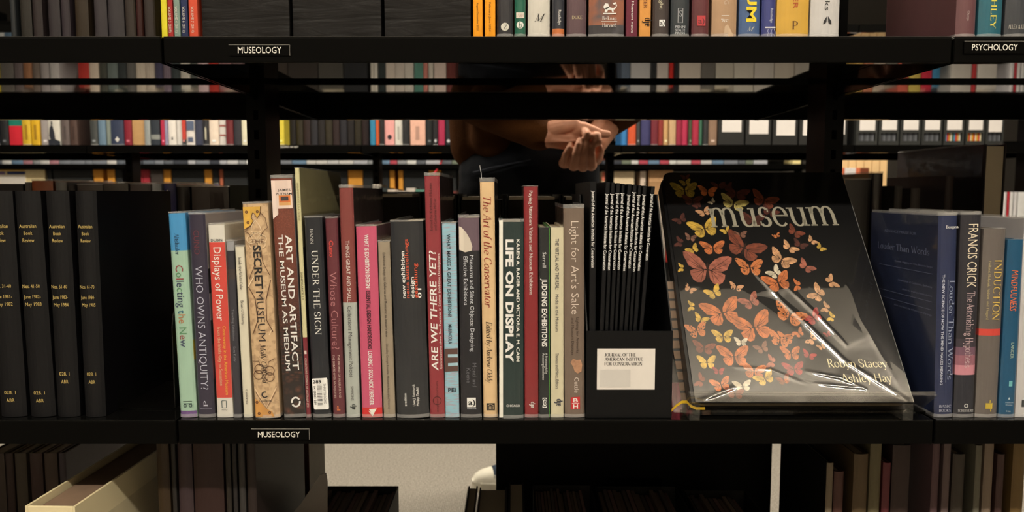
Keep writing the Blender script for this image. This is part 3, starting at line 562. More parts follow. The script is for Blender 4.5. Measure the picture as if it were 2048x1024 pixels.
b.shape([[(.3, 722), (.42, 714), (.6, 717), (.8, 716), (.88, 726), (.84, 740), (.66, 744), (.5, 740), (.42, 730)]], mat((176, 130, 96), .5, var=.4, scale=200), 'printed_photo'); b.shape([[(.3, 792), (.76, 791), (.76, 816), (.3, 817)]], (186, 42, 44), 'imprint'); b.htext('B', .42, .66, 798, 8.5, (236, 220, 206), bold=.02); b.htext('H', .42, .66, 810.5, 8.5, (236, 220, 206), bold=.02); b.line([(.36, 804.5), (.72, 804)], .8, (236, 220, 206), 'imprint', y=-.0004)
# ---- middle shelf, left bay: bound review volumes
CLOTH = bands([(0, (12, 11, 12))], rough=.6, tex=(900, (17, 16, 16), .6, (1, 1, 1)))
GOLDI = (186, 160, 92)
for i, (xl, xr, yb, xt, nos, d1, d2, dy) in enumerate(((-4, 49.5, 836, -36, 'Nos. 31-40', 'June 1981-', 'May 1982', 40), (55.6, 107.5, 835, 22, 'Nos. 41-50', 'June 1982-', 'May 1983', 40), (109.6, 156.5, 834, 84.6, 'Nos. 51-60', 'June 1983-', 'May 1984', 0), (165, 208, 833, 143.8, 'Nos. 61-70', 'June 1984-', 'May 1985', 0))):
    lab = ('black bound volume with gold lettering, leftmost and cut off by the picture edge', 'black bound volume with gold lettering, second from the picture edge', 'black bound volume with gold lettering, third from the picture edge', 'black bound volume with gold lettering, nearest the bare black bookend')[i]
    b = Book('bound_volume', lab, xl, xr, yb, xt, 382, CLOTH, mat((10, 9, 10), .4, .15), Y=.866, D=.195, t=.003, e=.006, rnd=True, jacket=False, group='bound review volumes', inset=.004)
    for tx, x0, x1, y in (('Australian', .2, .87, 451), ('Book', .36, .7, 465), ('Review', .3, .76, 479), (nos, .16, .84, 570), (d1, .18, .85, 591), (d2, .22, .86, 606), ('028. 1', .3, .74, 745+dy), ('ABR', .36, .68, 761+dy)): b.htext(tx, x0, x1, y, 7.2, GOLDI, bold=.0, name='gold_lettering')
# bookend between the bays
e_ = empty('bookend', (at(236, 833, .9).x, .9, LV[1]+.0006)); tag(e_, 'black metal bookend plate behind the last black bound volume', 'bookend')
prof = [(0, 0), (0, .14), (.004, .156), (.014, .168), (.03, .175), (.17, .175), (.17, 0)]
MB().prism(prof, 0, 0, .0012).build('plate', mat((.004, .004, .004), .25, .5, 0, 0, raw=True), e_); MB().box((.0012, 0, 0), (.09, .13, .0012)).build('foot', M_METAL, e_)
e_ = empty('bookend', (at(1868, 840, .885).x-.009, .885, LV[1]+.0006)); tag(e_, 'black metal bookend holding up the navy hardcover beside the butterfly book', 'bookend')
prof = [(0, 0), (0, .10), (.003, .115), (.01, .126), (.022, .133), (.15, .14), (.15, 0)]
MB().prism(prof, 0, 0, .0012).build('plate', mat((.004, .004, .004), .22, .6, 0, 0, raw=True), e_); MB().box((-.012, 0, 0), (0, .13, .0012)).build('foot', M_METAL, e_)
e_ = empty('bookend', (at(352, 836, .9).x, .9, LV[1]+.0006)); tag(e_, 'black metal bookend at the side of the pale mint hardcover', 'bookend')
prof = [(0, 0), (0, .10), (.004, .116), (.012, .124), (.03, .128), (.13, .128), (.13, 0)]
MB().prism(prof, 0, -.0012, 0).build('plate', mat((.004, .004, .004), .22, .6, 0, 0, raw=True), e_)
# ---- journal file box
X0, X1 = at(1171.5, 835, .864).x, at(1339.5, 835, .864).x; W = X1-X0+.002
jb = empty('magazine_file', (X0, .864, LV[1]+.0004)); tag(jb, 'black open magazine file box with white paper label, packed with journals', 'file box')
M_FILE = mat((14, 14, 14), .45, .2, 0, .15, 50)
D_ = .225; sp = [(0, 0), (0, .1035), (.086, .228), (.106, .262), (D_, .262), (D_, 0)]
MB().box((0, 0, 0), (W, .0018, .1035)).build('front_panel', M_FILE, jb)
for x in (0, W-.0016): MB().prism([(a+.0018 if a == 0 else a, z) for a, z in sp], 0, x, x+.0016).build('side_panel', M_FILE, jb)
MB().box((.0016, D_-.0018, 0), (W-.0016, D_, .262)).build('back_panel', M_FILE, jb); MB().box((.0016, .0018, 0), (W-.0016, D_-.0018, .0012)).build('bottom_panel', M_FILE, jb)
def jp(px, py): p = at(px, py, .864)-jb.location; return (p.x, p.z)
def rect(x0, y0, x1, y1, y): a, c = jp(x0, y1), jp(x1, y0); return [(a[0], y, a[1]), (c[0], y, a[1]), (c[0], y, c[1]), (a[0], y, c[1])]
lb = MB().add(rect(1193.5, 697, 1310.5, 779, -.0004), [(0, 1, 2, 3)], 0).add(rect(1200, 739, 1261, 774, -.0006), [(0, 1, 2, 3)], 2)
for tx, y, x1 in (('JOURNAL OF THE', 709.5, 1271), ('AMERICAN INSTITUE', 718.5, 1285), ('FOR CONSERVATION', 727.5, 1284)):
    a, c = jp(1209, y+3), jp(x1, y+3); V, Fc, mi = lettering(tx, 'serif', .02, 0, None, c[0]-a[0], (c[0]-a[0])*6.4/(x1-1209)); lb.add(place_text(V, Vector((a[0], -.0007, a[1])), Vector((1, 0, 0)), Vector((0, 0, 1))), Fc, 1)
lb.build('paper_label', [mat((214, 204, 188), .5, var=.04), mat(INK, .5, var=0), mat((196, 188, 174), .35, var=.03)], jb)
tops = (1179.5, 1211, 1222, 1232.5, 1243, 1255, 1265.5, 1276, 1285.5, 1302); wid = (14, 10, 8.5, 9, 7.5, 9, 9, 7.5, 9, 9); bots = [1177]
for k in wid[:-1]: bots.append(bots[-1]+k+.35)
ty = ((381, 534), (387, 539), (387, 539), (386, 538), (386, 538), (389, 541), (384, 536), (390, 542), (389, 541), (388, 520))
for i in range(10):
    b = Book('journal', ordn(i)+' black conservation journal from the left in the magazine file', bots[i], bots[i]+wid[i], 834, tops[i], 363+i*1.1, (17, 17, 18), (14, 14, 14), Y=.8695+.0006*i, D=.2, t=.0006, e=.0006, jacket=False, group='conservation journals in the magazine file', zs=LV[1]+.0018, inset=.001, cat='journal', rough=.35)
    b.text('Journal of the American Institute for Conservation', ty[i][0], ty[i][1], .5, 6.0, (236, 234, 226), bold=.006)
# ---- right bay of the middle shelf
b = Book('hardcover_book', 'navy hardcover with blue back cover text showing, next to the bookend', 1869.5, 1907.5, 840, 1879, 432, (38, 46, 74), (30, 38, 62), D=.165, jh=.004, e=.003)
b.htext('Bergen', .35, 1.0, 454, 6, (226, 222, 210), 'serif', bold=.02, name='author_lettering'); b.text('THE NEW SCIENCE OF HOW THE MIND MAKES MEANING', 549, 773, .28, 5, (200, 200, 206), bold=.01); b.text('Louder Than Words', 561, 763, .74, 10, (142, 148, 164), 'serif'); b.line([(.52, 560), (.52, 768)], .8, (150, 156, 170))
b.htext('BASIC', .2, .84, 817, 5, (190, 190, 196), 'serif'); b.htext('BOOKS', .2, .84, 826, 5, (190, 190, 196), 'serif')
bm = MB(); rs = random.Random(3)            # print on the side cover that faces left
def side(y0, y1, z0, z1): bm.add([(-.0003, y1, z0), (-.0003, y0, z0), (-.0003, y0, z1), (-.0003, y1, z1)], [(0, 1, 2, 3)])
for tx, ya, yb_, z, c, f in (('ADVANCE PRAISE FOR', .128, .05, b.h*.895, .0035, 'sans'), ('Louder Than Words', .145, .02, b.h*.80, .0085, 'serif'), ('dramatic, engaging and witty, Benjamin Bergen', .1, .012, b.h*.74, .0024, 'sans'), ('University of California, Berkeley', .09, .012, b.h*.64, .0024, 'sans'), ('about the brain and embodiment', .08, .012, b.h*.595, .0024, 'sans'), ('what you read, the influence on the page', .1, .012, b.h*.5, .0024, 'sans')):
    V, Fc, mi = lettering(tx, f, 0, 0, None, ya-yb_, c); bm.add(place_text(V, Vector((-.0003, ya, z)), Vector((0, -1, 0)), Vector((0, 0, 1))), Fc)
for z in (.71, .57, .53): side(.012, .14, b.h*z, b.h*z+.0005)
bm.build('back_cover_print', mat((112, 118, 138), .5, var=0), b.root)
b = Book('hardcover_book', 'black hardcover with tall condensed cream lettering and a pink sunset band', 1908.5, 1949.5, 840, 1924, 430, [(None, (40, 40, 46)), (756, (196, 130, 136)), (735, (150, 96, 104)), (715, (116, 82, 94)), (697, (62, 54, 60)), (680, (46, 44, 48))], D=.17, jh=.004, e=.003)
b.text('FRANCIS CRICK', 448, 575, .58, 19, (226, 208, 176)); b.text('The Astonishing Hypothesis', 583, 737, .58, 15, (206, 176, 172), 'serif'); b.ring(.55, 816, 3.4, 1.6, (200, 196, 184), name='imprint'); b.htext('SCRIBNERS', .14, .92, 826, 5, (196, 192, 184), 'serif')
b = Book('hardcover_book', 'grey brown hardcover with gold serif capitals and an orange red stripe', 1951.5, 1996, 842, 1970, 458, [(None, (104, 95, 86)), (676, (206, 70, 58)), (660, (104, 95, 86))], D=.16, e=.003, jh=.001, rnd=True)
b.text('INDUCTION', 520, 642, .66, 14, (206, 172, 84), 'serif'); b.text('Holland, Holyoak, Nisbett, and Thagard', 522, 641, .28, 5, (196, 176, 120), 'serif', name='author_lettering')
for k in range(7): b.line([(.42+.045*k, 812-(6 if k == 4 else 0)+(k % 2)*1.5), (.42+.045*k, 824+(6 if k == 5 else 0))], 1.6, (206, 176, 60), 'imprint')
b = Book('paperback_book', 'teal blue paperback with orange lettering, second from the right picture edge', 1997.5, 2030, 839, 2017, 479, (24, 78, 106), D=.155, e=.002, jh=.001)
b.text('MINDFULNESS', 540, 622, .5, 13, (224, 110, 62), italic=.15); b.text('LANGER', 686, 718, .6, 6, (180, 196, 170), name='author_lettering'); b.shape([[(.5, 764), (.72, 764), (.72, 775), (.5, 775)]], (110, 176, 172)); b.shape([[(.5, 802), (.56, 797), (.62, 802)]], (200, 206, 200), 'imprint'); b.htext('Addison', .32, .84, 808, 3, (180, 190, 190)); b.htext('Wesley', .34, .8, 813, 3, (180, 190, 190)); b.htext('9166', .4, .7, 826, 3.4, (180, 190, 190))
b = Book('hardcover_book', 'pale grey white hardcover cut off by the right picture edge', 2031, 2073, 839, 2050.5, 438, (190, 184, 176), (170, 164, 158), D=.175)
b.shape([[(.24, 803), (.6, 803), (.6, 817), (.24, 817)]], (60, 62, 60), 'imprint')
# ---- butterfly book on a clear stand
FILM_K, FILM_LEAN = .8, .0
RIDGES = [([(1482, 518), (1560, 600), (1690, 724), (1812, 800)], .0013, .0031), ([(1572, 574), (1640, 638), (1692, 692)], .00115, .0028), ([(1615, 744), (1680, 757), (1730, 779)], .0009, .0022), ([(1630, 768), (1730, 778)], .0007, .0018), ([(1402, 802), (1440, 786), (1474, 773)], .0011, .0026), ([(1690, 560), (1720, 640), (1790, 760)], .0005, .003), ([(1470, 735), (1540, 740), (1600, 765)], .0004, .002)]
TILT = math.radians(38.5); MW, MH, MT = .258, .352, .024
mo = Vector((.2165, .868, CZ-.248)); mroot = empty('display_book', mo, (-TILT, 0, 0)); tag(mroot, 'large black art book with butterfly cover propped on a clear stand', 'book')
MU, MV_, MN = Vector((1, 0, 0)), Vector((0, math.sin(TILT), math.cos(TILT))), Vector((0, -math.cos(TILT), math.sin(TILT)))
def mloc(px, py):                       # photo pixel -> point on the cover (x, z)
    d = ray(px, py); o = Vector((0, 0, CZ)); t = (mo-o).dot(MN)/d.dot(MN); p = o+d*t-mo; return p.dot(MU), p.dot(MV_)
M_BK = mat((11, 10, 11), .3, .4, 0, .1, 20)
r = .012; pf = []
def arc_pts(cx, cz, a0, a1, n=6): return [(cx+r*math.cos(math.radians(a0+(a1-a0)*i/n)), cz+r*math.sin(math.radians(a0+(a1-a0)*i/n))) for i in range(n+1)]
front = [(0, 0), (MW, 0), (MW, MH)]+arc_pts(r, MH-r, 90, 180)
MB().prism(front, 1, 0, .003).build('front_cover', M_BK, mroot)
MB().prism([(-.004, 0), (0, 0), (0, MH-r), (-.004, MH-r-.006)], 1, .0012, MT).build('spine', M_BK, mroot)
MB().prism([(0, 0), (MW, 0), (MW, MH), (r, MH), (0, MH-r)], 1, MT-.003, MT).build('back_cover', M_BK, mroot)
MB().box((.002, .0032, .004), (MW-.005, MT-.0032, MH-.013)).build('pages', M_PAGES, mroot)
def on_cover(V2, y, name, m): return link(name, mesh([(a, y, c) for a, c in V2[0]], V2[1], V2[2] if len(V2) > 2 else None), m, mroot)
def cover_text(tx, p0, p1, cap, col, font='serif', bold=0.):
    a, c = mloc(*p0), mloc(*p1); ln = math.hypot(c[0]-a[0], c[1]-a[1]); ux = ((c[0]-a[0])/ln, (c[1]-a[1])/ln)
    k = abs(mloc(p0[0], p0[1]-cap)[1]-a[1]); V, Fc, mi = lettering(tx, font, bold, 0, None, ln, k)
    on_cover(([(a[0]+ux[0]*x-ux[1]*y, a[1]+ux[1]*x+ux[0]*y) for x, y in V], Fc), -.0006, 'title_lettering', mat(col, .5, var=0))
cover_text('museum', (1420, 455), (1678, 451), 61, (172, 162, 136), bold=-.002)
cover_text('Robyn Stacey', (1657, 735), (1777, 735), 17, (228, 214, 168)); cover_text('Ashley Hay', (1684, 765), (1786, 764), 17, (228, 214, 168))
FW = [(.02, .03), (.05, .13), (.16, .25), (.30, .33), (.44, .36), (.51, .33), (.50, .25), (.44, .15), (.40, .06), (.30, .01), (.14, -.01)]
HW = [(.02, .0), (.14, -.01), (.28, -.01), (.36, -.05), (.35, -.13), (.30, -.22), (.22, -.27), (.12, -.26), (.05, -.17)]
def wing_mat(c, pat):
    m = bpy.data.materials.new('wing_print'); m.use_nodes = True; nt = m.node_tree; N = nt.nodes; L = nt.links; B = N['Principled BSDF']; B.inputs['Roughness'].default_value = .5
    tc = N.new('ShaderNodeTexCoord'); vo = N.new('ShaderNodeTexVoronoi' if pat else 'ShaderNodeTexNoise'); vo.inputs['Scale'].default_value = 230 if pat else 110; L.new(tc.outputs['Object'], vo.inputs['Vector'])
    cr = N.new('ShaderNodeValToRGB'); e = cr.color_ramp.elements; k = alb(c)
    if pat: e[0].color = (.012, .009, .008, 1); e[1].color = (*k, 1); e[0].position = .22; e[1].position = .34
    else: e[0].color = (*[q*.62 for q in k], 1); e[1].color = (*[min(.9, q*1.25) for q in k], 1); e[0].position = .35; e[1].position = .65
    L.new(vo.outputs['Distance' if pat else 'Fac'], cr.inputs[0]); L.new(cr.outputs[0], B.inputs['Base Color']); return m
WC = {'yl': (210, 168, 62), 'yg': (168, 140, 44), 'or': (196, 108, 52), 'ru': (124, 56, 30), 'dr': (88, 36, 22), 'ta': (206, 152, 104), 'cr': (214, 198, 166), 'rd': (164, 48, 44), 'pk': (168, 94, 70), 'py': (190, 170, 92), 'po': (200, 116, 58), 'pt': (206, 150, 104), 'br': (132, 88, 66)}
WM = {k: wing_mat(c, k in ('po', 'pt')) for k, c in WC.items()}
BF = """1369 382 54 0 yg;1371 366 24 10 yg;1415 384 38 -8 or;1385 402 42 -5 dr;1467 408 56 -22 py;1472 388 54 -15 dr;1528 402 54 -25 ru;1408 425 30 20 pt;1424 404 17 40 cr;1409 458 62 12 yl;1452 462 22 25 yl;1361 440 30 30 dr;1359 485 24 70 dr;1381 476 24 -15 br;1426 497 51 2 or;1386 500 28 30 yl;1488 497 80 -28 ru;1415 541 96 -8 pk;1500 536 55 -3 po;1362 536 20 80 yl;1550 546 32 35 cr;1579 496 34 -40 ta;1624 482 22 -50 ta;1641 496 20 -50 yl;1553 472 18 20 po;1563 520 52 -35 ta;1595 571 26 80 or;1556 566 58 15 or;1662 564 30 -70 ta;1612 534 34 -45 pk;1428 586 36 25 yl;1472 575 28 -20 pt;1445 627 80 12 or;1501 604 44 25 pk;1383 613 22 80 yl;1402 639 30 -25 yl;1394 662 44 10 po;1508 656 82 12 or;1446 674 43 0 yl;1482 685 27 -5 cr;1408 697 46 -10 ru;1524 697 31 20 br;1468 714 64 0 or;1414 726 38 0 yl;1560 680 46 -15 po;1543 724 28 70 pk;1437 743 24 -5 rd;1508 744 48 -10 or;1530 758 44 22 yl;1442 770 42 12 or;1485 773 38 4 cr;1470 788 38 -6 ru;1401 762 30 60 ru;1379 579 24 -35 pt;1567 762 26 10 or;1579 632 64 -28 po;1627 636 42 30 rd;1598 667 23 30 or;1624 679 30 50 pt;1663 635 22 60 yl;1652 616 24 60 ta;1635 588 40 50 ta;1572 677 33 -10 po;1582 708 40 0 or;1618 711 28 -25 rd;1588 739 44 4 rd;1568 760 30 20 ru;1655 669 15 20 rd;1643 694 18 20 ta;1371 355 20 5 dr;1437 372 30 0 dr;1455 372 22 10 dr;1505 440 50 -10 dr;1540 425 34 -30 dr;1590 465 34 -40 ru;1600 490 30 -30 dr;1480 470 30 0 br;1395 412 20 30 dr"""
for q in BF.split(';'):
    x, y, sz, an, c = q.split(); x, y, sz, an = float(x), float(y), float(sz), math.radians(float(an))
    o = mloc(x, y); k = abs(mloc(x+sz/2, y)[0]-mloc(x-sz/2, y)[0])
    if o[0]-k*.45 < .001: o = (.001+k*.45, o[1])
    V = []; Fc = []; mi = []
    def addp(pts, dz, m):
        n = len(V)
        for a, c_ in pts: V.append((o[0]+k*(a*math.cos(an)-c_*math.sin(an)), -.00035-dz, o[1]+k*1.12*(a*math.sin(an)+c_*math.cos(an))))
        Fc.append(tuple(range(n, n+len(pts)))); mi.append(m)
    tl = random.uniform(.82, 1.1); jf = lambda P, s: [(s*a, b_*tl) for a, b_ in P]
    for s in (-1, 1): addp(jf(HW, s), 0, 0); addp(jf(FW, s), .00006, 0)
    addp([(-.02, .12), (0, .2), (.02, .12), (.015, -.16), (0, -.2), (-.015, -.16)], .00012, 1)
    if sz > 38:
        for s in (-1, 1):
            for t in ((.46, .33), (.44, .2), (.36, .1), (.33, -.1), (.26, -.22), (.14, -.25)):
                dx, dz = t[0]*s, t[1]*tl; l = math.hypot(dx, dz); nx, nz = -dz/l*.006, dx/l*.006
                addp([(.08*s+nx, .05*dz+nz), (dx*.95+nx*.5, dz*.95+nz*.5), (dx*.95-nx*.5, dz*.95-nz*.5), (.08*s-nx, .05*dz-nz)], .0001, 1)
    link('printed_butterfly', mesh(V, Fc, mi), [WM[c], mat((52, 30, 20), .5, var=0)], mroot)
V, Fc, mi = lettering('museum', 'serif', -.01, 0, None, .14, .012)
link('spine_lettering', mesh([(-.0042, .006+y, MH-.05-x) for x, y in V], Fc), mat((120, 112, 96), .5, var=0), mroot)
# loose clear wrapper: fold lines with heights in millimetres, joined by flat facets
from mathutils.geometry import delaunay_2d_cdt
FOLD = """1400 512 3;1450 550 3;1500 590 3.2;1545 628 3.2;1590 662 3;1690 752 2.4;1482 518 .8;1560 600 .7;1640 680 .8;1690 724 1;1760 768 1.2;1812 799 1;1497 452 3;1545 470 3.4;1600 495 3.4;1670 530 3;1712 600 2.6;1745 670 2.2;1785 765 1.2;1580 578 1.6;1640 634 1.8;1690 688 1.6;1640 657 1;1700 700 .9;1500 795 1.2;1620 790 1.2;1450 780 1.3;1405 797 1.1;1600 745 1.8;1665 757 1.5;1480 720 2;1420 640 2"""
cps = [(Vector(mloc(float(q.split()[0]), float(q.split()[1]))), float(q.split()[2])*.001*FILM_K) for q in FOLD.split(';')]
for u in (0, .25, .5, .75, 1): cps += [(Vector((MW*u, 0)), .0012), (Vector((MW*u, MH)), .0010)]
for u in (.2, .4, .6, .8): cps += [(Vector((0, MH*u)), .0010), (Vector((MW, MH*u)), .0012)]
for u, v in ((.2, .85), (.5, .88), (.8, .86), (.85, .7), (.1, .7)): cps.append((Vector((MW*u, MH*v)), .0016))
tv, _, tf, *_r = delaunay_2d_cdt([c[0] for c in cps], [], [], 0, 1e-6)
th = [min(cps, key=lambda c: (c[0]-v).length)[1] for v in tv]
def film_h(x, z):
    for f in tf:
        a, b_, c = (tv[k] for k in f[:3]); d = (b_-a).cross(c-a)
        if abs(d) < 1e-12: continue
        p = Vector((x, z)); w1 = (p-a).cross(c-a)/d; w2 = (b_-a).cross(p-a)/d
        if w1 > -1e-4 and w2 > -1e-4 and w1+w2 < 1.0002: return th[f[0]]*(1-w1-w2)+th[f[1]]*w1+th[f[2]]*w2
    return .001
import numpy as np
cx_, cz_ = 64, 88; HG = np.array([[film_h(MW*i/cx_, MH*j/cz_) for i in range(cx_+1)] for j in range(cz_+1)])
nx_, nz_ = 256, 352; gx, gz = np.meshgrid(np.linspace(0, MW, nx_+1), np.linspace(0, MH, nz_+1))
fx, fz = gx/MW*cx_, gz/MH*cz_; ix, iz = np.minimum(fx.astype(int), cx_-1), np.minimum(fz.astype(int), cz_-1); ux_, uz_ = fx-ix, fz-iz
H2 = HG[iz, ix]*(1-ux_)*(1-uz_)+HG[iz, ix+1]*ux_*(1-uz_)+HG[iz+1, ix]*(1-ux_)*uz_+HG[iz+1, ix+1]*ux_*uz_
for _ in range(4): H2[1:-1, 1:-1] = (H2[1:-1, 1:-1]*2+H2[:-2, 1:-1]+H2[2:, 1:-1]+H2[1:-1, :-2]+H2[1:-1, 2:])/6
H2 += FILM_LEAN*np.clip(1-gz/MH, 0, 1)*np.clip(gz/.03, 0, 1)*np.clip(gx/.02, 0, 1)*np.clip((MW-gx)/.02, 0, 1)
for pts, hgt, wd in RIDGES:                # sharp pinched creases
    Pm = [mloc(*p) for p in pts]; d = np.full(gx.shape, 9.); tt = np.zeros(gx.shape); n_ = len(Pm)-1
    for i in range(n_):
        ex, ez = Pm[i+1][0]-Pm[i][0], Pm[i+1][1]-Pm[i][1]; t = np.clip(((gx-Pm[i][0])*ex+(gz-Pm[i][1])*ez)/(ex*ex+ez*ez), 0, 1); dd = np.hypot(gx-Pm[i][0]-t*ex, gz-Pm[i][1]-t*ez); k = dd < d; d[k] = dd[k]; tt[k] = ((i+t)/n_)[k]
    H2 += hgt*np.exp(-(d/wd)**2)*np.sin(np.pi*np.clip(tt, .04, .96))**.5
V = np.stack([gx, -H2, gz], -1).reshape(-1, 3).tolist(); Fc = []
for j in range(nz_):
    for i in range(nx_):
        if math.hypot(max(0, r-MW*i/nx_), max(0, MH*(j+1)/nz_-MH+r)) <= r*1.05: Fc.append((j*(nx_+1)+i, j*(nx_+1)+i+1, (j+1)*(nx_+1)+i+1, (j+1)*(nx_+1)+i))
link('clear_wrapper', mesh(V, Fc, None, True), film_mat('crinkled_wrapper', .004, .04, 0, 2.05), mroot)
MB().box((MW+.0003, 0, 0), (MW+.0009, MT, MH)).build('wrapper_edge', FILM_EDGE, mroot)
# clear stand
sr = empty('book_stand', mo, (-TILT, 0, 0)); tag(sr, 'clear acrylic easel stand carrying the butterfly art book', 'book stand')
zl = mloc(1300, 338); ac = ACRYL
bevel(MB().box((-.022, MT+.0012, -.018), (MW+.004, MT+.0042, MH+.004)).build('back_plate', ac, sr), .0008)
a, c = mloc(1368, 806)[0], mloc(1850, 808)[0]
bevel(MB().box((a, -.03, -.0045), (c, MT+.0012, -.0012)).build('ledge', ac, sr), .0008); bevel(MB().box((a, -.030, -.0012), (c, -.0272, .0012)).build('ledge_lip', ac, sr), .0006)
g = Vector((0, 0, LV[1]+.001)); rot = sr.rotation_euler.to_matrix(); inv = rot.inverted()
def toloc(p): return inv@(Vector(p)-mo)
bk = (mo+rot@Vector((0, MT+.003, MH*.8))); by_ = bk.y+.004
for x in (mo.x-.015, mo.x+MW-.01): 
    q = [toloc((x, bk.y, bk.z)), toloc((x+.012, bk.y, bk.z)), toloc((x+.012, by_, LV[1]+.0008)), toloc((x, by_, LV[1]+.0008))]
    q2 = [v+inv@Vector((0, .003, 0)) for v in q]; MB().add(q+q2, [(3, 2, 1, 0), (4, 5, 6, 7), (0, 1, 5, 4), (1, 2, 6, 5), (2, 3, 7, 6), (3, 0, 4, 7)]).build('back_leg', ac, sr)
for x in (mo.x-.01, mo.x+MW-.02): 
    p = mo+rot@Vector((0, -.015, -.0045)); MB().add([toloc((x+dx, p.y+dy, z)) for dx in (0, .012) for dy in (0, .05) for z in (LV[1]+.0008, p.z-.012-.0*dy if dy else p.z-.004)], BOXF).build('front_foot', ac, sr)
# yellow ribbon marker at the foot of the stand, and an added strip whose tan bars imitate a reflection in the acrylic
P = [at(*q) for q in ((1342, 822, .872), (1352, 812, .872), (1364, 804, .868), (1374, 804, .862), (1380, 811, .86), (1392, 817, .862), (1410, 817, .866))]
V = []; Fc = []
for i, p in enumerate(P):
    V += [p+Vector((0, 0, .0016)), p-Vector((0, 0, .0016)), p+Vector((0, .0006, .0016)), p+Vector((0, .0006, -.0016))]
    if i: k = 4*i; Fc += [(k-4, k-3, k+1, k), (k-2, k+2, k+3, k-1), (k-4, k, k+2, k-2), (k-3, k-1, k+3, k+1)]
tag(link('ribbon_marker', mesh(V, Fc), mat((214, 172, 40), .5)), 'yellow ribbon bookmark curling out at the foot of the butterfly book', 'bookmark')
sc_ = empty('reflected_bars', at(1372, 812, .9)); tag(sc_, 'added strip of tan bars imitating a reflection in the acrylic, between file box and butterfly book', 'reflection stand-in'); og = sc_.location.copy()
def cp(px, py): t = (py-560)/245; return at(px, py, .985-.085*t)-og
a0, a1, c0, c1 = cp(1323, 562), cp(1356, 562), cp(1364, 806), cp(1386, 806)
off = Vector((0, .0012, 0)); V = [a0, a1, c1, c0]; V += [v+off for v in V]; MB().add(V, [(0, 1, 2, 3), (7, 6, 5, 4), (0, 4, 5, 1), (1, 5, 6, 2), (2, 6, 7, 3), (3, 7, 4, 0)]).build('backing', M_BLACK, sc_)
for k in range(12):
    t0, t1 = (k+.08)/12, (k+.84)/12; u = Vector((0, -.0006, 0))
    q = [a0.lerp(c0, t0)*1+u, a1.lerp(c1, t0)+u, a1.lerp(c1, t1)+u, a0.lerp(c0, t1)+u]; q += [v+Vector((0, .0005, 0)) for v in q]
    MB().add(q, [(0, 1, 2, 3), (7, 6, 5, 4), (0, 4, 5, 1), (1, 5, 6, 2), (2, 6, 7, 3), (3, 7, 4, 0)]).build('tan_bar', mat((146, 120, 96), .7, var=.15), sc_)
# ---- upper shelf
U = dict(yb=71.5, zs=LV[2]+.0004, Y=.866)
def top(name, label, xl, xr, col, h=.25, **k):
    kw = dict(U); kw.update(k); yb = kw.pop('yb'); return Book(name, label, xl, xr, yb, None, h, col, **kw)
dk = [(20, 33, (34, 36, 36)), (40, 64, (36, 32, 26)), (65, 86, (40, 32, 30)), (96, 121, (44, 38, 38)), (122, 141, (46, 38, 40)), (150, 178, (44, 34, 22)), (188, 215, (52, 46, 46)), (216, 249, (52, 47, 47)), (250, 272, (48, 40, 34)), (272, 287, (50, 20, 18)), (288, 311, (50, 42, 38))]
for i, (x0, x1, c) in enumerate(dk):
    t = top('old_volume', ordn(i)+' dim brown old volume from the left on the upper shelf', x0, x1, c, .23+.01*(i % 3), jacket=False, Y=.93, D=.16, group='dim old volumes on the upper shelf', yb=72)
for i, (x0, x1, c, tx, nm) in enumerate(((322.5, 335.5, (206, 190, 42), '', 'yellow'), (336, 347.5, (150, 34, 32), 'VOLUME 3 (2009)', 'red'), (348, 361.5, (116, 134, 118), 'VOLUME 4 (2011)', 'grey green'), (362, 377, (32, 40, 70), 'VOLUME 6 (2013)', 'navy'), (378, 397, (190, 70, 44), 'VOLUME 7 (2014)', 'orange red'))):
    b = top('yearbook', f'slim {nm} yearbook spine at the end of the upper shelf beside the wrapped boxes', x0, x1, c, .24, jacket=False, e=.0008, t=.0008, group='slim coloured yearbooks')
    if tx: b.text(tx, 11, 62, .45, 5, (206, 196, 176))
def wrap_mat():
    m = bpy.data.materials.new('wrinkled_cloth'); m.use_nodes = True; nt = m.node_tree; N = nt.nodes; L = nt.links; B = N['Principled BSDF']; B.inputs['Roughness'].default_value = .42; B.inputs['Specular IOR Level'].default_value = .2
    tc = N.new('ShaderNodeTexCoord'); mp = N.new('ShaderNodeMapping'); mp.inputs['Scale'].default_value = (5, 5, 36); L.new(tc.outputs['Object'], mp.inputs[0])
    nz = N.new('ShaderNodeTexNoise'); nz.inputs['Scale'].default_value = 2.2; nz.inputs['Detail'].default_value = 6; nz.inputs['Distortion'].default_value = .6; L.new(mp.outputs[0], nz.inputs['Vector'])
    cr = N.new('ShaderNodeValToRGB'); e = cr.color_ramp.elements; e[0].color = (.005, .0045, .0045, 1); e[1].color = (.012, .011, .011, 1); e[0].position = .3; e[1].position = .75; L.new(nz.outputs['Fac'], cr.inputs[0]); L.new(cr.outputs[0], B.inputs['Base Color'])
    bp = N.new('ShaderNodeBump'); bp.inputs['Strength'].default_value = .4; bp.inputs['Distance'].default_value = .003; L.new(nz.outputs['Fac'], bp.inputs['Height']); L.new(bp.outputs[0], B.inputs['Normal']); return m
WRAP = wrap_mat()
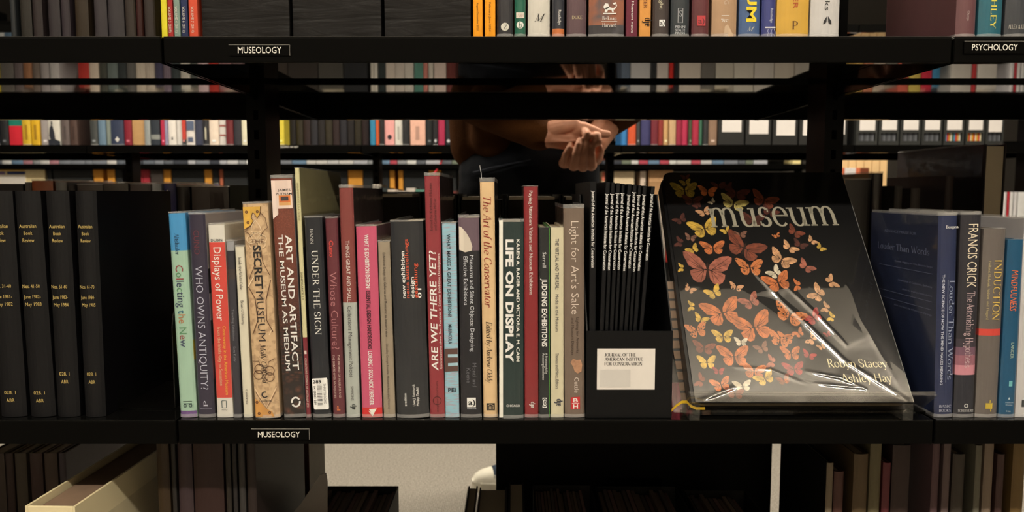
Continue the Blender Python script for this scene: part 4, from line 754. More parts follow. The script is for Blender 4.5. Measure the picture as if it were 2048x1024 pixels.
for i, (x0, x1) in enumerate(((401, 579), (583, 763), (767, 943))):
    p0, p1 = at(x0, 72, .864), at(x1, 72, .864); W_ = p1.x-p0.x-.002; nx, nz = 14, 14; r_ = random.Random(i)
    t = empty('archive_box', (p0.x+.001, .8645, LV[2]+.0005)); tag(t, ('leftmost', 'middle', 'rightmost')[i]+' of three wide boxes wrapped in wrinkled black cloth', 'box', 'wrapped archive boxes on the upper shelf')
    V = []; Fc = []
    for j in range(nz+1):
        for k in range(nx+1): V.append((W_*k/nx, .0012+.0011*math.sin(j*1.9+.6*math.sin(k*.7+i))*r_.random()+(0 if 0 < k < nx else .002), .26*j/nz))
    for j in range(nz):
        for k in range(nx): a = j*(nx+1)+k; Fc.append((a, a+1, a+nx+2, a+nx+1))
    link('cloth_front', mesh(V, Fc, None, True), WRAP, t); bevel(MB().box((0, .0042, 0), (W_, .24, .26)).build('body', WRAP, t), .003)
def small_logo(b, kind, y, c, w_=.5):
    if kind == 'dot': b.shape([[(.5+math.cos(a*.35)*w_/2, y-math.sin(a*.35)*w_/2*b.w/b.k) for a in range(18)]], c, 'imprint')
OR = (226, 144, 16)
T = [(945.5, 966, OR, 'orange journal spine with dates, directly beside the wrapped boxes', 'O1'), (969, 991.5, OR, 'orange journal spine with dates, beside the charcoal book with round logo', 'O2'), (993.5, 1026.5, (44, 43, 45), 'charcoal book with pale round logo on the upper shelf', 'L'), (1028.5, 1052, (36, 98, 74), 'green book with white roundel on the upper shelf', 'G'), (1055, 1100.5, (206, 198, 180), 'cream book with black script initial on the upper shelf', 'M'), (1104, 1129.5, [(None, (200, 112, 58)), (56, (44, 46, 52))], 'dark slate book with orange foot on the upper shelf', 'R'), (1133, 1173.5, (92, 68, 70), 'mauve brown book with gold publisher capitals on the upper shelf', 'D'), (1177, 1249, bands([(0, (60, 56, 56)), (.012, (150, 92, 66))], tex=(28, (84, 80, 80), .9, (1, 1, 1))), 'wide brown and grey patterned book with lion crest', 'B'), (1251.5, 1275.5, (100, 36, 50), 'slim maroon book with white lettering on the upper shelf', 'm'), (1278, 1302, (206, 140, 66), 'orange tan book with black monogram on the upper shelf', 'f'), (1305, 1339, (62, 52, 48), 'dark brown book with white square logo on the upper shelf', 'a'), (1341.5, 1379.5, (46, 52, 54), 'slate grey book with tall framed logo on the upper shelf', 'P'), (1383.5, 1419, (94, 44, 46), 'maroon book with red square logo on the upper shelf', 'r'), (1423.5, 1474.5, (176, 140, 104), 'light tan book with white spiky logo on the upper shelf', 'k'), (1478, 1521, (72, 96, 132), 'blue book with large yellow capitals on the upper shelf', 'U'), (1523.5, 1552.5, (58, 64, 118), 'violet blue book with woven pattern foot on the upper shelf', 'x'), (1553.5, 1619, (206, 160, 62), 'thick golden yellow book on the upper shelf', 'Y'), (1621, 1680, (198, 192, 182), 'white book with black leaf logo at the end of its upper shelf', 'W'), (1912.5, 1953.5, (104, 66, 66), 'dusty maroon wrapped book right of the upper shelf gap', 'C'), (1957.5, 2006, (36, 96, 106), 'teal book with yellow serif capitals on the upper shelf', 'T'), (2011, 2064, (58, 60, 62), 'grey book with cream publisher lettering at the right picture edge', 'A')]
for x0, x1, c, lab, k in T:
    b = top('library_book', lab, x0, x1, c, .22+.012*(int(x0) % 4), jacket=k not in ('O1', 'O2', 'm', 'f'), e=.0012 if k in ('O1', 'O2', 'm', 'f') else .0035, rnd=True)
    Wt = (226, 220, 206)
    if k == 'O1': b.text('August-December 2023', 4, 58, .5, 4, (92, 56, 20))
    if k == 'O2': b.text('Vol. 12-3   February-June 2024', -30, 60, .5, 4, (92, 56, 20))
    if k == 'L': small_logo(b, 'dot', 51, (206, 200, 180), .52); b.text('2', 44, 58, .52, 9, INK, 'serif', name='imprint') if 0 else b.htext('Z', .4, .66, 51, 9, INK, 'serif', italic=.2)
    if k == 'G': b.shape([[(.14, 23), (.88, 23), (.88, 34), (.14, 34)]], (206, 196, 176), 'imprint'); b.htext('AAH', .24, .8, 28.5, 6, (170, 120, 100), 'serif'); small_logo(b, 'dot', 47.5, (216, 212, 196), .66); b.htext('b', .34, .68, 47.5, 12, (36, 98, 74), 'serif', italic=.2)
    if k == 'M': b.htext('M', .3, .8, 33, 15, INK, 'serif', italic=.45)
    if k == 'R': b.text('Routledge', 18, 47, .62, 5.5, Wt, name='imprint')
    if k == 'D': b.htext('DUKE', .26, .78, 32.5, 6.5, (206, 186, 140), 'serif')
    if k == 'B':
        b.htext('Belknap', .38, .78, 34, 7.5, Wt, 'serif'); b.htext('Harvard', .38, .78, 47.5, 7.5, Wt, 'serif'); b.line([(.35, 40.5), (.8, 40.5)], .8, Wt, 'imprint')
        b.shape([[(.4, 26), (.77, 26), (.77, 24), (.4, 24)], [(.44, 23), (.46, 14), (.56, 12), (.68, 15), (.7, 23), (.66, 23), (.63, 18), (.54, 18), (.5, 23)], [(.4, 12), (.46, 5), (.54, 6), (.57, 13), (.5, 17), (.43, 16)], [(.68, 15), (.76, 12), (.75, 6), (.7, 8), (.66, 5), (.76, 3), (.79, 10), (.74, 16), (.7, 18)]], Wt, 'lion_crest')
    if k == 'm': b.text('Great Britain Museum news', -60, 63, .55, 5, Wt)
    if k == 'f': b.text('ZZER', -14, 15, .5, 7, (120, 70, 40)); b.text('afp', 33, 50, .55, 15, INK, 'serif', d='up', bold=.02, name='imprint')
    if k == 'a': b.shape([[(.38, 37), (.74, 37), (.74, 50), (.38, 50)]], (226, 222, 210), 'imprint'); b.htext('a)', .4, .72, 43, 8, INK, bold=.02); b.text('wright', -20, 17, .5, 7, (206, 196, 160))
    if k == 'P': b.line([(.36, 15), (.62, 15), (.62, 43), (.36, 43), (.36, 15)], .9, (180, 180, 176), 'imprint'); b.htext('S', .43, .57, 25, 12, (180, 180, 176), 'serif'); [b.htext(t_, .22, .76, y, 4.6, (200, 200, 194)) for t_, y in (('PENN', 51), ('STATE', 57), ('PRESS', 63))]
    if k == 'r': b.shape([[(.28, 29), (.76, 29), (.76, 49), (.28, 49)]], (182, 58, 60), 'imprint'); b.htext('a)', .34, .72, 39, 11, (92, 40, 44), bold=.01)
    if k == 'k': [b.shape([[(.5, 36), (.5+.16*math.cos(a), 34-8*math.sin(a)), (.5+.16*math.cos(a+.25), 34-8*math.sin(a+.25))]], (226, 214, 196), 'imprint') for a in (3.3, 3.9, 4.5, 5.1, 5.7)]; b.line([(.36, 29), (.68, 29)], 1.2, (226, 214, 196), 'imprint'); b.text('NG', -10, 7, .55, 9, (200, 176, 150)); b.shape([[(.46, 71), (.5, 50), (.62, 46), (.86, 68), (.84, 71)]], (196, 166, 132), 'printed_photo')
    if k == 'U': b.text('MUSEUM', -120, 41, .56, 19, (230, 200, 40), bold=.03); b.htext('M', .36, .72, 55, 9, (206, 206, 186), 'serif', italic=.45)
    if k == 'x': b.text('Routledge', 15, 43, .66, 5, (200, 200, 206), name='imprint'); b.shape([[(.2, 51), (.96, 51), (.96, 53.5), (.2, 53.5)]], (206, 202, 196), 'printed_band'); [b.line([(.2+.13*q, 55), (.2+.13*q+.2*(1 if q % 2 else -1)*.6, 63), (.2+.13*q, 71)], .8, (170, 172, 200), 'printed_line') for q in range(1, 6)]
    if k == 'Y': b.text('PUBLISHER', -90, 16, .55, 10, (176, 84, 40), bold=.01); b.htext('P', .46, .64, 48, 16, (92, 58, 32), 'serif')
    if k == 'W': b.text('Macks', -40, 19, .54, 10, (44, 44, 44)); b.shape([[(.54, 30), (.42, 40), (.41, 46), (.47, 45), (.52, 42), (.535, 36)], [(.57, 30), (.69, 40), (.7, 46), (.64, 45), (.59, 42), (.575, 36)]], (36, 36, 38), 'imprint')
    if k == 'C': b.text('Owego', 20, 39, .55, 5.5, (196, 176, 164), 'serif')
    if k == 'T': b.text('CRITCHLEY', -70, 55, .56, 11, (220, 206, 80), 'serif', bold=.01)
    if k == 'A': b.htext('ALLEN & UNWIN', .06, .98, 51, 8, (206, 198, 176), 'serif')
# ------------------------------------------------------------------ far things
def plain_book(name, label, x0, x1, y, z, h, D, col, group, cat='book', lean=0, flip=False, band=None, board=None, film=False):
    """simple hardback: U-shaped cover and page block; flip = fore-edge towards the camera"""
    wd = x1-x0-.0012
    if wd < .003: wd = .003
    r = empty(name, (x1-.0006, y+D, z) if flip else (x0+.0006, y, z), (0, lean, math.pi if flip else 0)); tag(r, label, cat, group)
    t = min(.0022, wd*.2); n = MB()
    V, Fc, mi = book_shell(wd, h, D, t, min(.003, wd*.2), True)
    m = mat(col, .45) if not isinstance(col, bpy.types.Material) else col
    if band: m = bands([(a, c) for a, c in band])
    link('cover', mesh(V, Fc, mi), [m, board if board else m], r)
    MB().box((t+.0002, .006, .003), (wd-t-.0002, D-.003, h-.003)).build('pages', M_PAGES, r)
    if film:
        V, Fc, mi = film_sheet(wd, h, D, min(.003, wd*.2), True, .003); link('clear_jacket', mesh(V, Fc, mi), [FILM, FILM_EDGE], r)
    return r
def cname(c):
    r, g, b_ = c; mx, mn = max(c), min(c)
    if mx-mn < 22: return 'black' if mx < 60 else 'grey' if mx < 150 else 'off-white'
    if mx < 62: return 'dark brown' if r >= b_ else 'dark navy'
    if r == mx:
        if g > .8*r: return 'yellow' if b_ < .55*r else 'cream'
        if g > .55*r: return 'tan' if b_ > .4*r else 'orange'
        return ('crimson' if b_ > g*.95 else 'red') if r > 120 else 'maroon'
    if b_ == mx: return 'blue' if b_ > 90 else 'navy'
    return 'green'
# middle unit, the row at eye height: x0, x1, colour (photo columns)
ROW = [(-30, -2, (40, 40, 44)), (0, 15, (34, 34, 34)), (16, 43, (186, 40, 48)), (45, 61, (206, 168, 44)), (62, 78, (200, 156, 36)), (80, 96, (150, 140, 132)), (97, 120, (206, 198, 180)), (122, 137, (92, 80, 74)), (138, 152, (74, 56, 48)), (181, 195, (64, 66, 62)), (196, 210, (96, 116, 128)), (211, 221, (124, 130, 116)), (222, 247, (50, 58, 78)), (248, 262, (122, 34, 44)), (263, 288, (176, 136, 88)), (289, 300, (146, 148, 140)), (301, 318, (48, 52, 56)), (320, 329, (186, 52, 74)), (330, 335, (146, 140, 160)), (336, 351, (212, 202, 186)), (352, 363, (206, 198, 184)), (364, 371, (196, 66, 52)), (372, 388, (206, 196, 182)), (389, 405, (60, 62, 76)), (406, 417, (40, 40, 42)), (418, 436, (216, 196, 172)), (437, 451, (200, 190, 176)), (452, 466, (110, 40, 42)), (467, 481, (50, 48, 50)), (482, 494, (214, 204, 170)), (500, 512, (90, 80, 70)), (514, 530, (60, 60, 80)), (532, 550, (130, 110, 90)),
 (554, 568, (212, 190, 60)), (740, 750, (52, 120, 146)), (751, 758, (206, 92, 50)), (759, 768, (40, 38, 38)), (769, 788, (214, 150, 140)), (789, 804, (206, 198, 180)), (805, 818, (40, 40, 40)), (820, 850, (216, 166, 140)), (851, 865, (36, 38, 36)), (866, 875, (36, 34, 36)), (876, 889, (158, 44, 70)), (890, 902, (38, 38, 40)), (904, 930, (120, 60, 50)), (932, 960, (50, 50, 60)), (1243, 1255, (52, 112, 160)), (1256, 1271, (206, 84, 46)), (1272, 1280, (60, 60, 58)), (1282, 1301, (60, 58, 92)), (1302, 1315, (116, 40, 48)), (1316, 1326, (132, 50, 44)), (1327, 1337, (186, 146, 96)), (1338, 1351, (196, 160, 116)), (1352, 1363, (140, 42, 58)), (1364, 1376, (168, 48, 72)), (1377, 1383, (70, 78, 52)), (1384, 1397, (160, 44, 62)), (1398, 1405, (62, 100, 76)), (1406, 1416, (44, 44, 44)), (1417, 1434, (132, 104, 82))]
Z2, Y2 = LV[2]+.0004, 2.835
FIG = {97: [(None, (206, 198, 180))], }
names = [cname(c) for _, _, c in ROW]
sec = lambda x: 'left of the left post' if x < 500 else ('between the left post and the person' if x < 960 else 'right of the folded hands')
for i, (a, c_, c) in enumerate(ROW):
    lv = names[i-1] if i else 'the picture edge'; rv = names[i+1] if i+1 < len(ROW) else 'labelled boxes'
    A, B_ = at(a, 290, Y2), at(c_+.6, 290, Y2)
    band = None
    if a == 16: band = [(0, (190, 40, 50)), (.072, (30, 110, 90))]
    if a == 364: band = [(0, (50, 52, 54)), (.02, (196, 66, 52))]
    if a == 301: band = [(0, (48, 52, 56)), (.02, (130, 130, 120)), (.038, (48, 52, 56))]
    lab = f'{names[i]} spine, {ordn(i if a < 500 else i-33 if a < 960 else i-47)} in the far row {sec(a)}'
    r = plain_book('far_book', lab, A.x, B_.x, Y2+.004*((i*7) % 3), Z2, .2+.012*((i*5) % 6), .16, c, 'books in the row across the aisle', band=band, film=i % 3 == 0)
    k = B_.x-A.x; pm = None
    if a in (62, 45): pm = [[(.35, .02), (.65, .02), (.65, .075), (.35, .075)]], (150, 112, 30)
    elif a == 97: pm = [[(.1, .035), (.15, .062), (.3, .075), (.42, .07), (.55, .045), (.6, .02), (.2, .02)], [(.28, .075), (.42, .075), (.4, .088), (.3, .088)], [(.0, .0), (1, .0), (1, .014), (.6, .022), (0, .02)]], (40, 42, 48)
    elif a == 222: pm = [[(.5, .01), (.68, .021), (.5, .032), (.32, .021)]], (206, 200, 186)
    elif a == 336: pm = [[(.42, .02), (.6, .02), (.6, .03), (.42, .03)]], (50, 50, 52)
    elif a == 406: pm = [[(.4, .02), (.6, .02), (.62, .06), (.5, .07), (.38, .06)]], (200, 190, 160)
    elif a == 372: pm = [[(.05, .055), (.95, .055), (.95, .09), (.05, .09)], [(.2, .012), (.8, .012), (.8, .03), (.2, .03)]], (84, 92, 110)
    elif a == 437: pm = [[(.1, .07), (.9, .07), (.9, .075), (.1, .075)], [(.1, .035), (.9, .035), (.9, .04), (.1, .04)]], (150, 60, 50)
    elif a == 769: pm = [[(.5+.22*math.cos(q*.4), .03+.009*math.sin(q*.4)) for q in range(16)]], (50, 40, 44)
    elif a in (866, 890): pm = [[(.5+.25*math.cos(q*.4), .016+.006*math.sin(q*.4)) for q in range(16)]], (190, 186, 180)
    elif a in (789, 122, 138, 820): pm = [[(.35, .02), (.6, .02), (.6, .07), (.35, .07)]], tuple(int(q*.8) for q in c)
    elif i % 4 == 1: pm = [[(.3, .012), (.7, .012), (.7, .02), (.3, .02)]], tuple(min(230, q+70) for q in c)
    if pm:
        V = []; Fc = []
        for p in pm[0]: n = len(V); V += [(u*k, -.0006, v) for u, v in p]; Fc.append(tuple(range(n, n+len(p))))
        link('printed_mark', mesh(V, Fc), mat(pm[1], .5, var=0), r)
for i in range(11):                                # dim set of matching volumes
    a = 577+14.7*i; A, B_ = at(a, 287, 2.9), at(a+13.8, 287, 2.9)
    plain_book('set_volume', ordn(i)+' volume of the dim matching set next to the yellow spine', A.x, B_.x, 2.905, Z2, .215, .16, [(34, 30, 28), (46, 40, 28), (44, 32, 30), (40, 38, 40)][i % 4], 'dim matching set in the far row')
# labelled black file boxes on the same row
HOLES = [(52, 52, 50), (70, 70, 68)]
BX = [(1436, 1488, 240, 264, 0), (1491, 1542, 240, 268, 0), (1545, 1595, 241, 271, 0), (1598, 1648, 241, 271, 0), (1652, 1694, 240, 269, 0), (1712, 1754, 241, 261, 1), (1757, 1797, 241, 260, 1), (1800, 1840, 241, 260, 1), (1843, 1883, 241, 260, 1), (1887, 1927, 241, 260, 2), (1931, 1968, 241, 260, 3), (1971, 2006, 241, 264, 1)]
for i, (x0, x1, y0, y1, k) in enumerate(BX):
    A, B_ = at(x0, 289, Y2), at(x1, 289, Y2); W = B_.x-A.x; H = .19
    r = empty('file_box', (A.x, Y2, Z2)); tag(r, ordn(i)+' black file box with white label in the far row, counted from the books', 'file box', 'labelled file boxes in the far row')
    z1, z0 = at(x0, y0-14, Y2).z-Z2, at(x0, y1, Y2).z-Z2
    if k == 0: bevel(MB().box((0, 0, 0), (W, .2, H)).build('body', mat((38, 37, 34), .5), r), .002)
    else:
        a_, c_ = at(x0, 282, Y2).z-Z2, at(x0, 266, Y2).z-Z2
        m = MB().box((0, 0, 0), (W, .003, a_)).box((0, 0, c_), (W, .003, H)).box((0, 0, a_), (W*.1, .003, c_)).box((W*.9, 0, a_), (W, .003, c_)).box((0, .003, 0), (.002, .2, H)).box((W-.002, .003, 0), (W, .2, H)).box((.002, .198, 0), (W-.002, .2, H)).box((.002, .003, 0), (W-.002, .198, .002))
        m.build('body', mat((46, 46, 42), .5), r)
        for q in range(9):
            cl = ((60+20*(q % 3),)*3, ((90, 130, 160), (196, 60, 40), (190, 140, 60), (196, 190, 170), (60, 90, 60))[q % 5], ((206, 150, 40), (186, 60, 40), (206, 190, 150))[q % 3])[k-1]
            MB().box((W*(.12+.085*q), .005, .002), (W*(.12+.085*q+.06), .15, c_+.01)).build('pamphlet', mat(cl, .6), r)
    MB().box((W*.14, -.0006, z0), (W*.88, 0, z1)).build('paper_label', mat((214, 204, 190), .6, var=.05), r)
# the shelf below that row, glimpsed over the spines and mirrored in the black undersides
LOWR = [(-20, 12, (190, 170, 50)), (14, 40, (90, 84, 76)), (42, 58, (96, 84, 80)), (60, 76, (140, 96, 66)), (78, 92, (110, 96, 84)), (94, 110, (150, 140, 132)), (112, 130, (176, 168, 158)), (168, 189, (170, 52, 44)), (190, 208, (200, 180, 156)), (210, 224, (70, 70, 60)), (226, 245, (104, 112, 104)), (247, 262, (56, 60, 58)), (264, 280, (100, 96, 88)), (282, 300, (196, 180, 156)), (301, 318, (190, 174, 152)), (320, 334, (70, 66, 84)), (336, 350, (120, 104, 110)), (352, 368, (60, 66, 64)), (370, 388, (196, 186, 166)), (390, 402, (84, 86, 78)), (404, 424, (206, 176, 170)), (426, 444, (176, 54, 44)), (446, 470, (150, 110, 106)), (472, 492, (120, 96, 92)),
 (556, 580, (60, 52, 44)), (582, 640, (52, 46, 40)), (642, 690, (70, 66, 58)), (692, 738, (40, 40, 40)), (745, 751, (196, 186, 166)), (752, 758, (206, 196, 176)), (760, 774, (44, 50, 48)), (775, 792, (196, 180, 160)), (793, 811, (190, 176, 158)), (812, 829, (196, 184, 166)), (831, 848, (86, 128, 110)), (849, 857, (190, 120, 104)), (859, 868, (196, 184, 164)), (870, 893, (200, 178, 160)), (895, 912, (100, 50, 44)), (1240, 1256, (90, 100, 110)), (1258, 1296, (176, 170, 160)), (1298, 1308, (40, 40, 40)), (1310, 1332, (186, 172, 156)), (1334, 1342, (186, 44, 36)), (1344, 1352, (40, 40, 40)), (1354, 1396, (186, 172, 152)), (1398, 1424, (100, 94, 84)), (1426, 1460, (170, 160, 140)), (1462, 1500, (176, 166, 146)), (1502, 1540, (170, 160, 144)), (1542, 1580, (164, 152, 132)), (1582, 1624, (150, 140, 124)), (1700, 1716, (190, 150, 80)), (1718, 1736, (176, 110, 80)), (1738, 1760, (170, 150, 130)), (1762, 1784, (110, 104, 92)), (1786, 1806, (186, 90, 70)), (1808, 1830, (190, 164, 80)), (1832, 1852, (186, 44, 60)), (1854, 1868, (60, 120, 150)), (1890, 1930, (186, 176, 160)), (1932, 1940, (170, 50, 50)), (1942, 1980, (190, 180, 164))]
for i, (x0, x1, c) in enumerate(LOWR):
    A, B_ = at(x0, 400, 2.84), at(x1+.8, 400, 2.84); ty = 388+7*((i*5) % 4)
    if x0 in (745, 752): ty = 369
    elif 690 < x0 < 912: ty = 376+3*(i % 3)
    nm = ['red', 'cream', 'grey', 'dark'][0 if c[0] > 1.8*c[1] else 1 if min(c) > 120 else 2 if max(c) > 90 else 3]
    plain_book('lower_book', f'{ordn(i)} from the left among books one shelf below the far row, {nm}', A.x, B_.x, 2.84, LV[1]+.0004, at(0, ty, 2.84).z-LV[1], .17, c, 'books one shelf below the far row')
# ------------------------------------------------------------------ farthest unit
Y3 = 4.765; x = -120; i = 0; rs = random.Random(5)
PAL = [(196, 190, 178), (206, 202, 190), (120, 122, 124), (96, 100, 104), (60, 62, 66), (170, 168, 166), (170, 120, 124), (104, 128, 146), (214, 208, 196), (140, 140, 136), (206, 200, 188), (176, 74, 84), (110, 116, 96), (188, 184, 176), (90, 92, 94)]
while x < 1520:
    wd = rs.choice((14, 18, 22, 28))
    if not 925 < x < 1195:
        A, B_ = at(x, 328, Y3), at(x+wd, 328, Y3); c = rs.choice(PAL)
        plain_book('distant_book', f'{ordn(i)} pale book bottom from the left in the farthest row', A.x, B_.x, Y3, LV[2]+.0004, .2+.01*(i % 5), .16, c, 'book bottoms in the farthest row'); i += 1
    x += wd+1
    if 330 < x < 400 and wd == 16: x += 30
Z3 = LV[1]+.0004
def up_box(name, label, x0, x1, yt, col, D=.22, Y=4.78, group=None, cat='file box', hole=True):
    A, B_ = at(x0, 370, Y), at(x1, 370, Y); W = B_.x-A.x; H = min(at(x0, yt, Y).z-Z3, LV[2]-.036-Z3)
    r = empty(name, (A.x, Y, Z3)); tag(r, label, cat, group)
    m = mat(col, .55) if not isinstance(col, bpy.types.Material) else col
    bevel(MB().box((0, 0, 0), (W, D, H)).build('body', m, r), .003)
    bevel(MB().box((-.0015, -.0015, H*.9), (W+.0015, D+.0015, H+.002)).build('lid', m, r), .002); return r, W, H
OR3 = [(188, 206), (216, 230), (328, 342), (410, 424), (440, 446), (697, 725), (780, 789), (797, 806), (858, 882)]
for k, (x0, x1) in enumerate(OR3): up_box('orange_folder', f'{ordn(k)} upright orange folder from the left on the farthest shelving', x0, x1, 332 if x0 < 600 else 341, (206, 140, 52) if x0 != 440 else (176, 96, 66), .2, group='orange folders on the farthest shelving', cat='folder')
DK = [(95, 104), (108, 185), (232, 245), (345, 408), (426, 438), (448, 495), (553, 640), (642, 695), (727, 778), (808, 856), (884, 912)]
for k, (x0, x1) in enumerate(DK): up_box('dark_file_box', f'{ordn(k)} dark file box from the left beside the orange folders', x0, x1, 334, (34, 35, 34), group='dark file boxes on the farthest shelving')
for k, (x0, x1) in enumerate(((279, 286), (287, 300))): up_box('red_folder', ('narrow', 'wider')[k]+' red folder in plastic on the farthest shelving', x0, x1, 336, (160, 48, 56), cat='folder')
up_box('brown_box', 'dark brown wrapped box standing before the orange folder', 302, 326, 338, (58, 50, 44), .1, 4.77)
def flat_print(r, W, H, rects):
    for u0, v0, u1, v1, c in rects: MB().box((W*u0, -.0032, H*v0), (W*u1, 0, H*v1)).build('printed_panel', mat(c, .5, var=.05), r)
r, W, H = up_box('cream_carton', 'cream carton with navy and white label at the left picture edge', -10, 90, 333, (222, 200, 148), group=None, cat='carton'); flat_print(r, W, H, [(.02, .78, .62, .92, (226, 214, 196)), (.26, .93, .62, .975, (44, 52, 92)), (.1, .93, .22, .975, (120, 96, 130)), (.0, .985, .62, 1., (220, 170, 60))])
r, W, H = up_box('cream_carton', 'cream carton with red corner just right of the folded hands', 1204, 1268, 343, (226, 200, 158), cat='carton'); flat_print(r, W, H, [(.0, .85, .14, .99, (206, 110, 84))])
up_box('cream_carton', 'narrow pinkish cream carton behind the journals', 1281, 1291, 343, (214, 190, 166), cat='carton')
up_box('cream_carton', 'tan carton seen through the corner of the clear stand', 1298, 1345, 341, (196, 150, 104), cat='carton')
A, B_ = at(1586, 328, Y3), at(1602, 328, Y3); plain_book('distant_book', 'pale yellow book end showing just above the butterfly book', A.x, B_.x, Y3, LV[2]+.0004, .2, .16, (226, 206, 140), None)
# pale slatted display board with a poster
Yd = 4.95; A, B_ = at(1664, 366, Yd), at(1776, 314, Yd)
Z3 = 0; dr = empty('display_board', (A.x, Yd, Z3)); tag(dr, 'pale wooden slatted display board with a small poster, beyond the right post', 'display board')
nb = 7; W = B_.x-A.x; H0, H1 = 0, B_.z-Z3
for k in range(nb): bevel(MB().box((W*k/nb+.002, 0, 0), (W*(k+1)/nb-.002, .015, H1)).build('slat', mat((224, 184, 128), .6, var=.12, scale=12), dr), .002)
MB().box((0, .015, 0), (W, .02, H1)).build('backing', M_BLACK, dr)
pz0, pz1 = at(1683, 366, Yd).z-Z3, at(1683, 336, Yd).z-Z3
for u0, u1, c in ((.12, .22, (196, 100, 66)), (.22, .42, (216, 206, 196)), (.42, .5, (206, 110, 74)), (.5, .66, (110, 56, 34))): MB().box((W*u0, -.003, pz0-.05), (W*u1, 0, pz1)).build('poster_panel', mat(c, .5), dr)
for k, (x0, x1, c) in enumerate(((2006, 2014, (206, 198, 190)), (2015, 2019, (176, 40, 50)), (2020, 2027, (206, 200, 190)), (2028, 2035, (196, 190, 182)), (2036, 2060, (206, 202, 192)))): 
    A, B_ = at(x0, 410, 2.84), at(x1, 410, 2.84); plain_book('lower_book', f'{ordn(k)} white or red spine low at the right picture edge beyond the tall wrapped book', A.x, B_.x, 2.84, LV[1]+.0004, at(0, 384, 2.84).z-LV[1], .17, c, 'spines low at the right picture edge')
# ------------------------------------------------------------------ far side of the nearest shelving: backs and fore-edges
RB = [(-40, 46, 368, (40, 36, 34), 0), (48, 62, 365, (74, 68, 62), 0), (63, 106, 362, (122, 66, 36), 1), (108, 132, 365, (92, 90, 86), 1), (136, 150, 370, (50, 46, 42), 0), (152, 204, 371, (66, 58, 52), 1), (206, 256, 367, (70, 64, 56), 1), (258, 300, 370, (76, 66, 60), 1), (303, 323, 368, (196, 180, 160), 0), (325.5, 350, 367, (50, 48, 82), 1), (353, 379, 374, (28, 20, 16), 1), (381, 456, 374, (54, 44, 38), 1), (458, 500, 371, (38, 38, 28), 0)]
for i, (x0, x1, yt, c, fl) in enumerate(RB):
    Yr = 1.30; A, B_ = at(x0, 400, Yr), at(x1, 400, Yr); c = tuple(min(220, int(q*1.5)) for q in c)
    r = plain_book('rear_book', f'{ordn(i)} book from the left standing behind the bound volumes, {cname(c)}', A.x, B_.x, Yr+.002*(i % 2), LV[1]+.0004, at(0, yt, Yr).z-LV[1], .2, c, 'books on the far side of the nearest shelving', film=bool(fl))
    if x0 == 325.5:
        V, Fc, mi = lettering('2', 'sans', .02, 0, None, .009, .012); link('printed_mark', mesh(place_text(V, Vector((.008, -.0006, at(0, 391, Yr).z-LV[1])), Vector((0, 0, 1)), Vector((-1, 0, 0))), Fc), M_WHITE, r)
for i, (x0, x1, yt) in enumerate(((752, 842, 384), (845, 913, 388), (916, 1008, 390), (1010, 1062, 390), (1064, 1122, 390), (1124, 1166, 390))):
    Yr = 1.30; A, B_ = at(x0, 400, Yr), at(x1, 400, Yr); W = B_.x-A.x-.002; H = at(0, yt, Yr).z-LV[1]
    r = empty('pamphlet_box', (A.x+.001, Yr, LV[1]+.0004)); tag(r, f'{ordn(i)} black pamphlet box from the left behind the coloured spines', 'file box', 'black pamphlet boxes behind the coloured spines')
    m = MB().box((0, 0, 0), (.002, .22, H)).box((W-.002, 0, 0), (W, .22, H)).box((.002, .218, 0), (W-.002, .22, H)).box((.002, 0, 0), (W-.002, .218, .002)).box((.002, 0, .002), (W-.002, .002, H*.55)); m.build('case', mat((14, 13, 12), .4, .2), r)
    bm = MB().box((.004, .006, .003), (W*.95, .2, H*.965)); bm.build('pamphlets', mat((40, 34, 28), .8), r); MB().box((.006, .008, H*.966), (W*.8, .19, H*.985)).build('lit_page_tops', mat((206, 190, 160), .7), r)  # cream page tops, with the light falling on them put into the colour
for i, (x0, x1, yt, Yr, D, c, lab) in enumerate(((1690, 1742, 360, 1.28, .2, (30, 24, 22), 'dark brown book behind the top corner of the butterfly book'), (1744, 1766, 347, 1.28, .2, (44, 34, 30), 'dark reddish wrapped book beside the tall wrapped book'), (1789, 1806, 372, 1.26, .2, (70, 64, 56), 'greyish page block in front of the tall wrapped book'), (1822, 1842, 377, 1.26, .2, (74, 66, 58), 'second greyish book behind the navy hardcover'), (1890, 1908, 352, 1.26, .2, (50, 38, 32), 'narrow brown book in front of the tall wrapped book'))):
    A, B_ = at(x0, 400, Yr), at(x1, 400, Yr); plain_book('rear_book', lab, A.x, B_.x, Yr, LV[1]+.0004, at(0, yt, Yr).z-LV[1], D, c, None, film=i < 2)
Yr = 1.245; A, B_ = at(1965, 400, Yr), at(2008, 400, Yr); H = at(1967, 289, Yr).z-LV[1]
plain_book('large_wrapped_book', 'very tall dark book in clear wrapper with its cream page edge facing out', A.x, B_.x, Yr, LV[1]+.0004, H, .285, (34, 26, 24), None, flip=True, film=True)
# ------------------------------------------------------------------ bottom shelf
Z0 = LV[0]+.0004
def low(name, label, x0, x1, py, Y, h, D, col, group=None, **k):
    A, B_ = at(x0, py, Y), at(x1, py, Y); return plain_book(name, label, A.x, B_.x, Y, Z0, h, D, col, group, **k)
for i, (x0, x1, c) in enumerate(((-30, 6, (70, 58, 48)), (7, 24, (60, 44, 38)), (26, 50, (76, 66, 52)), (56, 82, (70, 50, 44)), (85, 112, (78, 62, 50)), (115, 130, (74, 64, 66)))): low('low_book', f'{ordn(i)} dim brown book from the left on the lowest shelf', x0, x1, 905, 1.25, .258, .2, c, 'dim brown books on the lowest shelf')
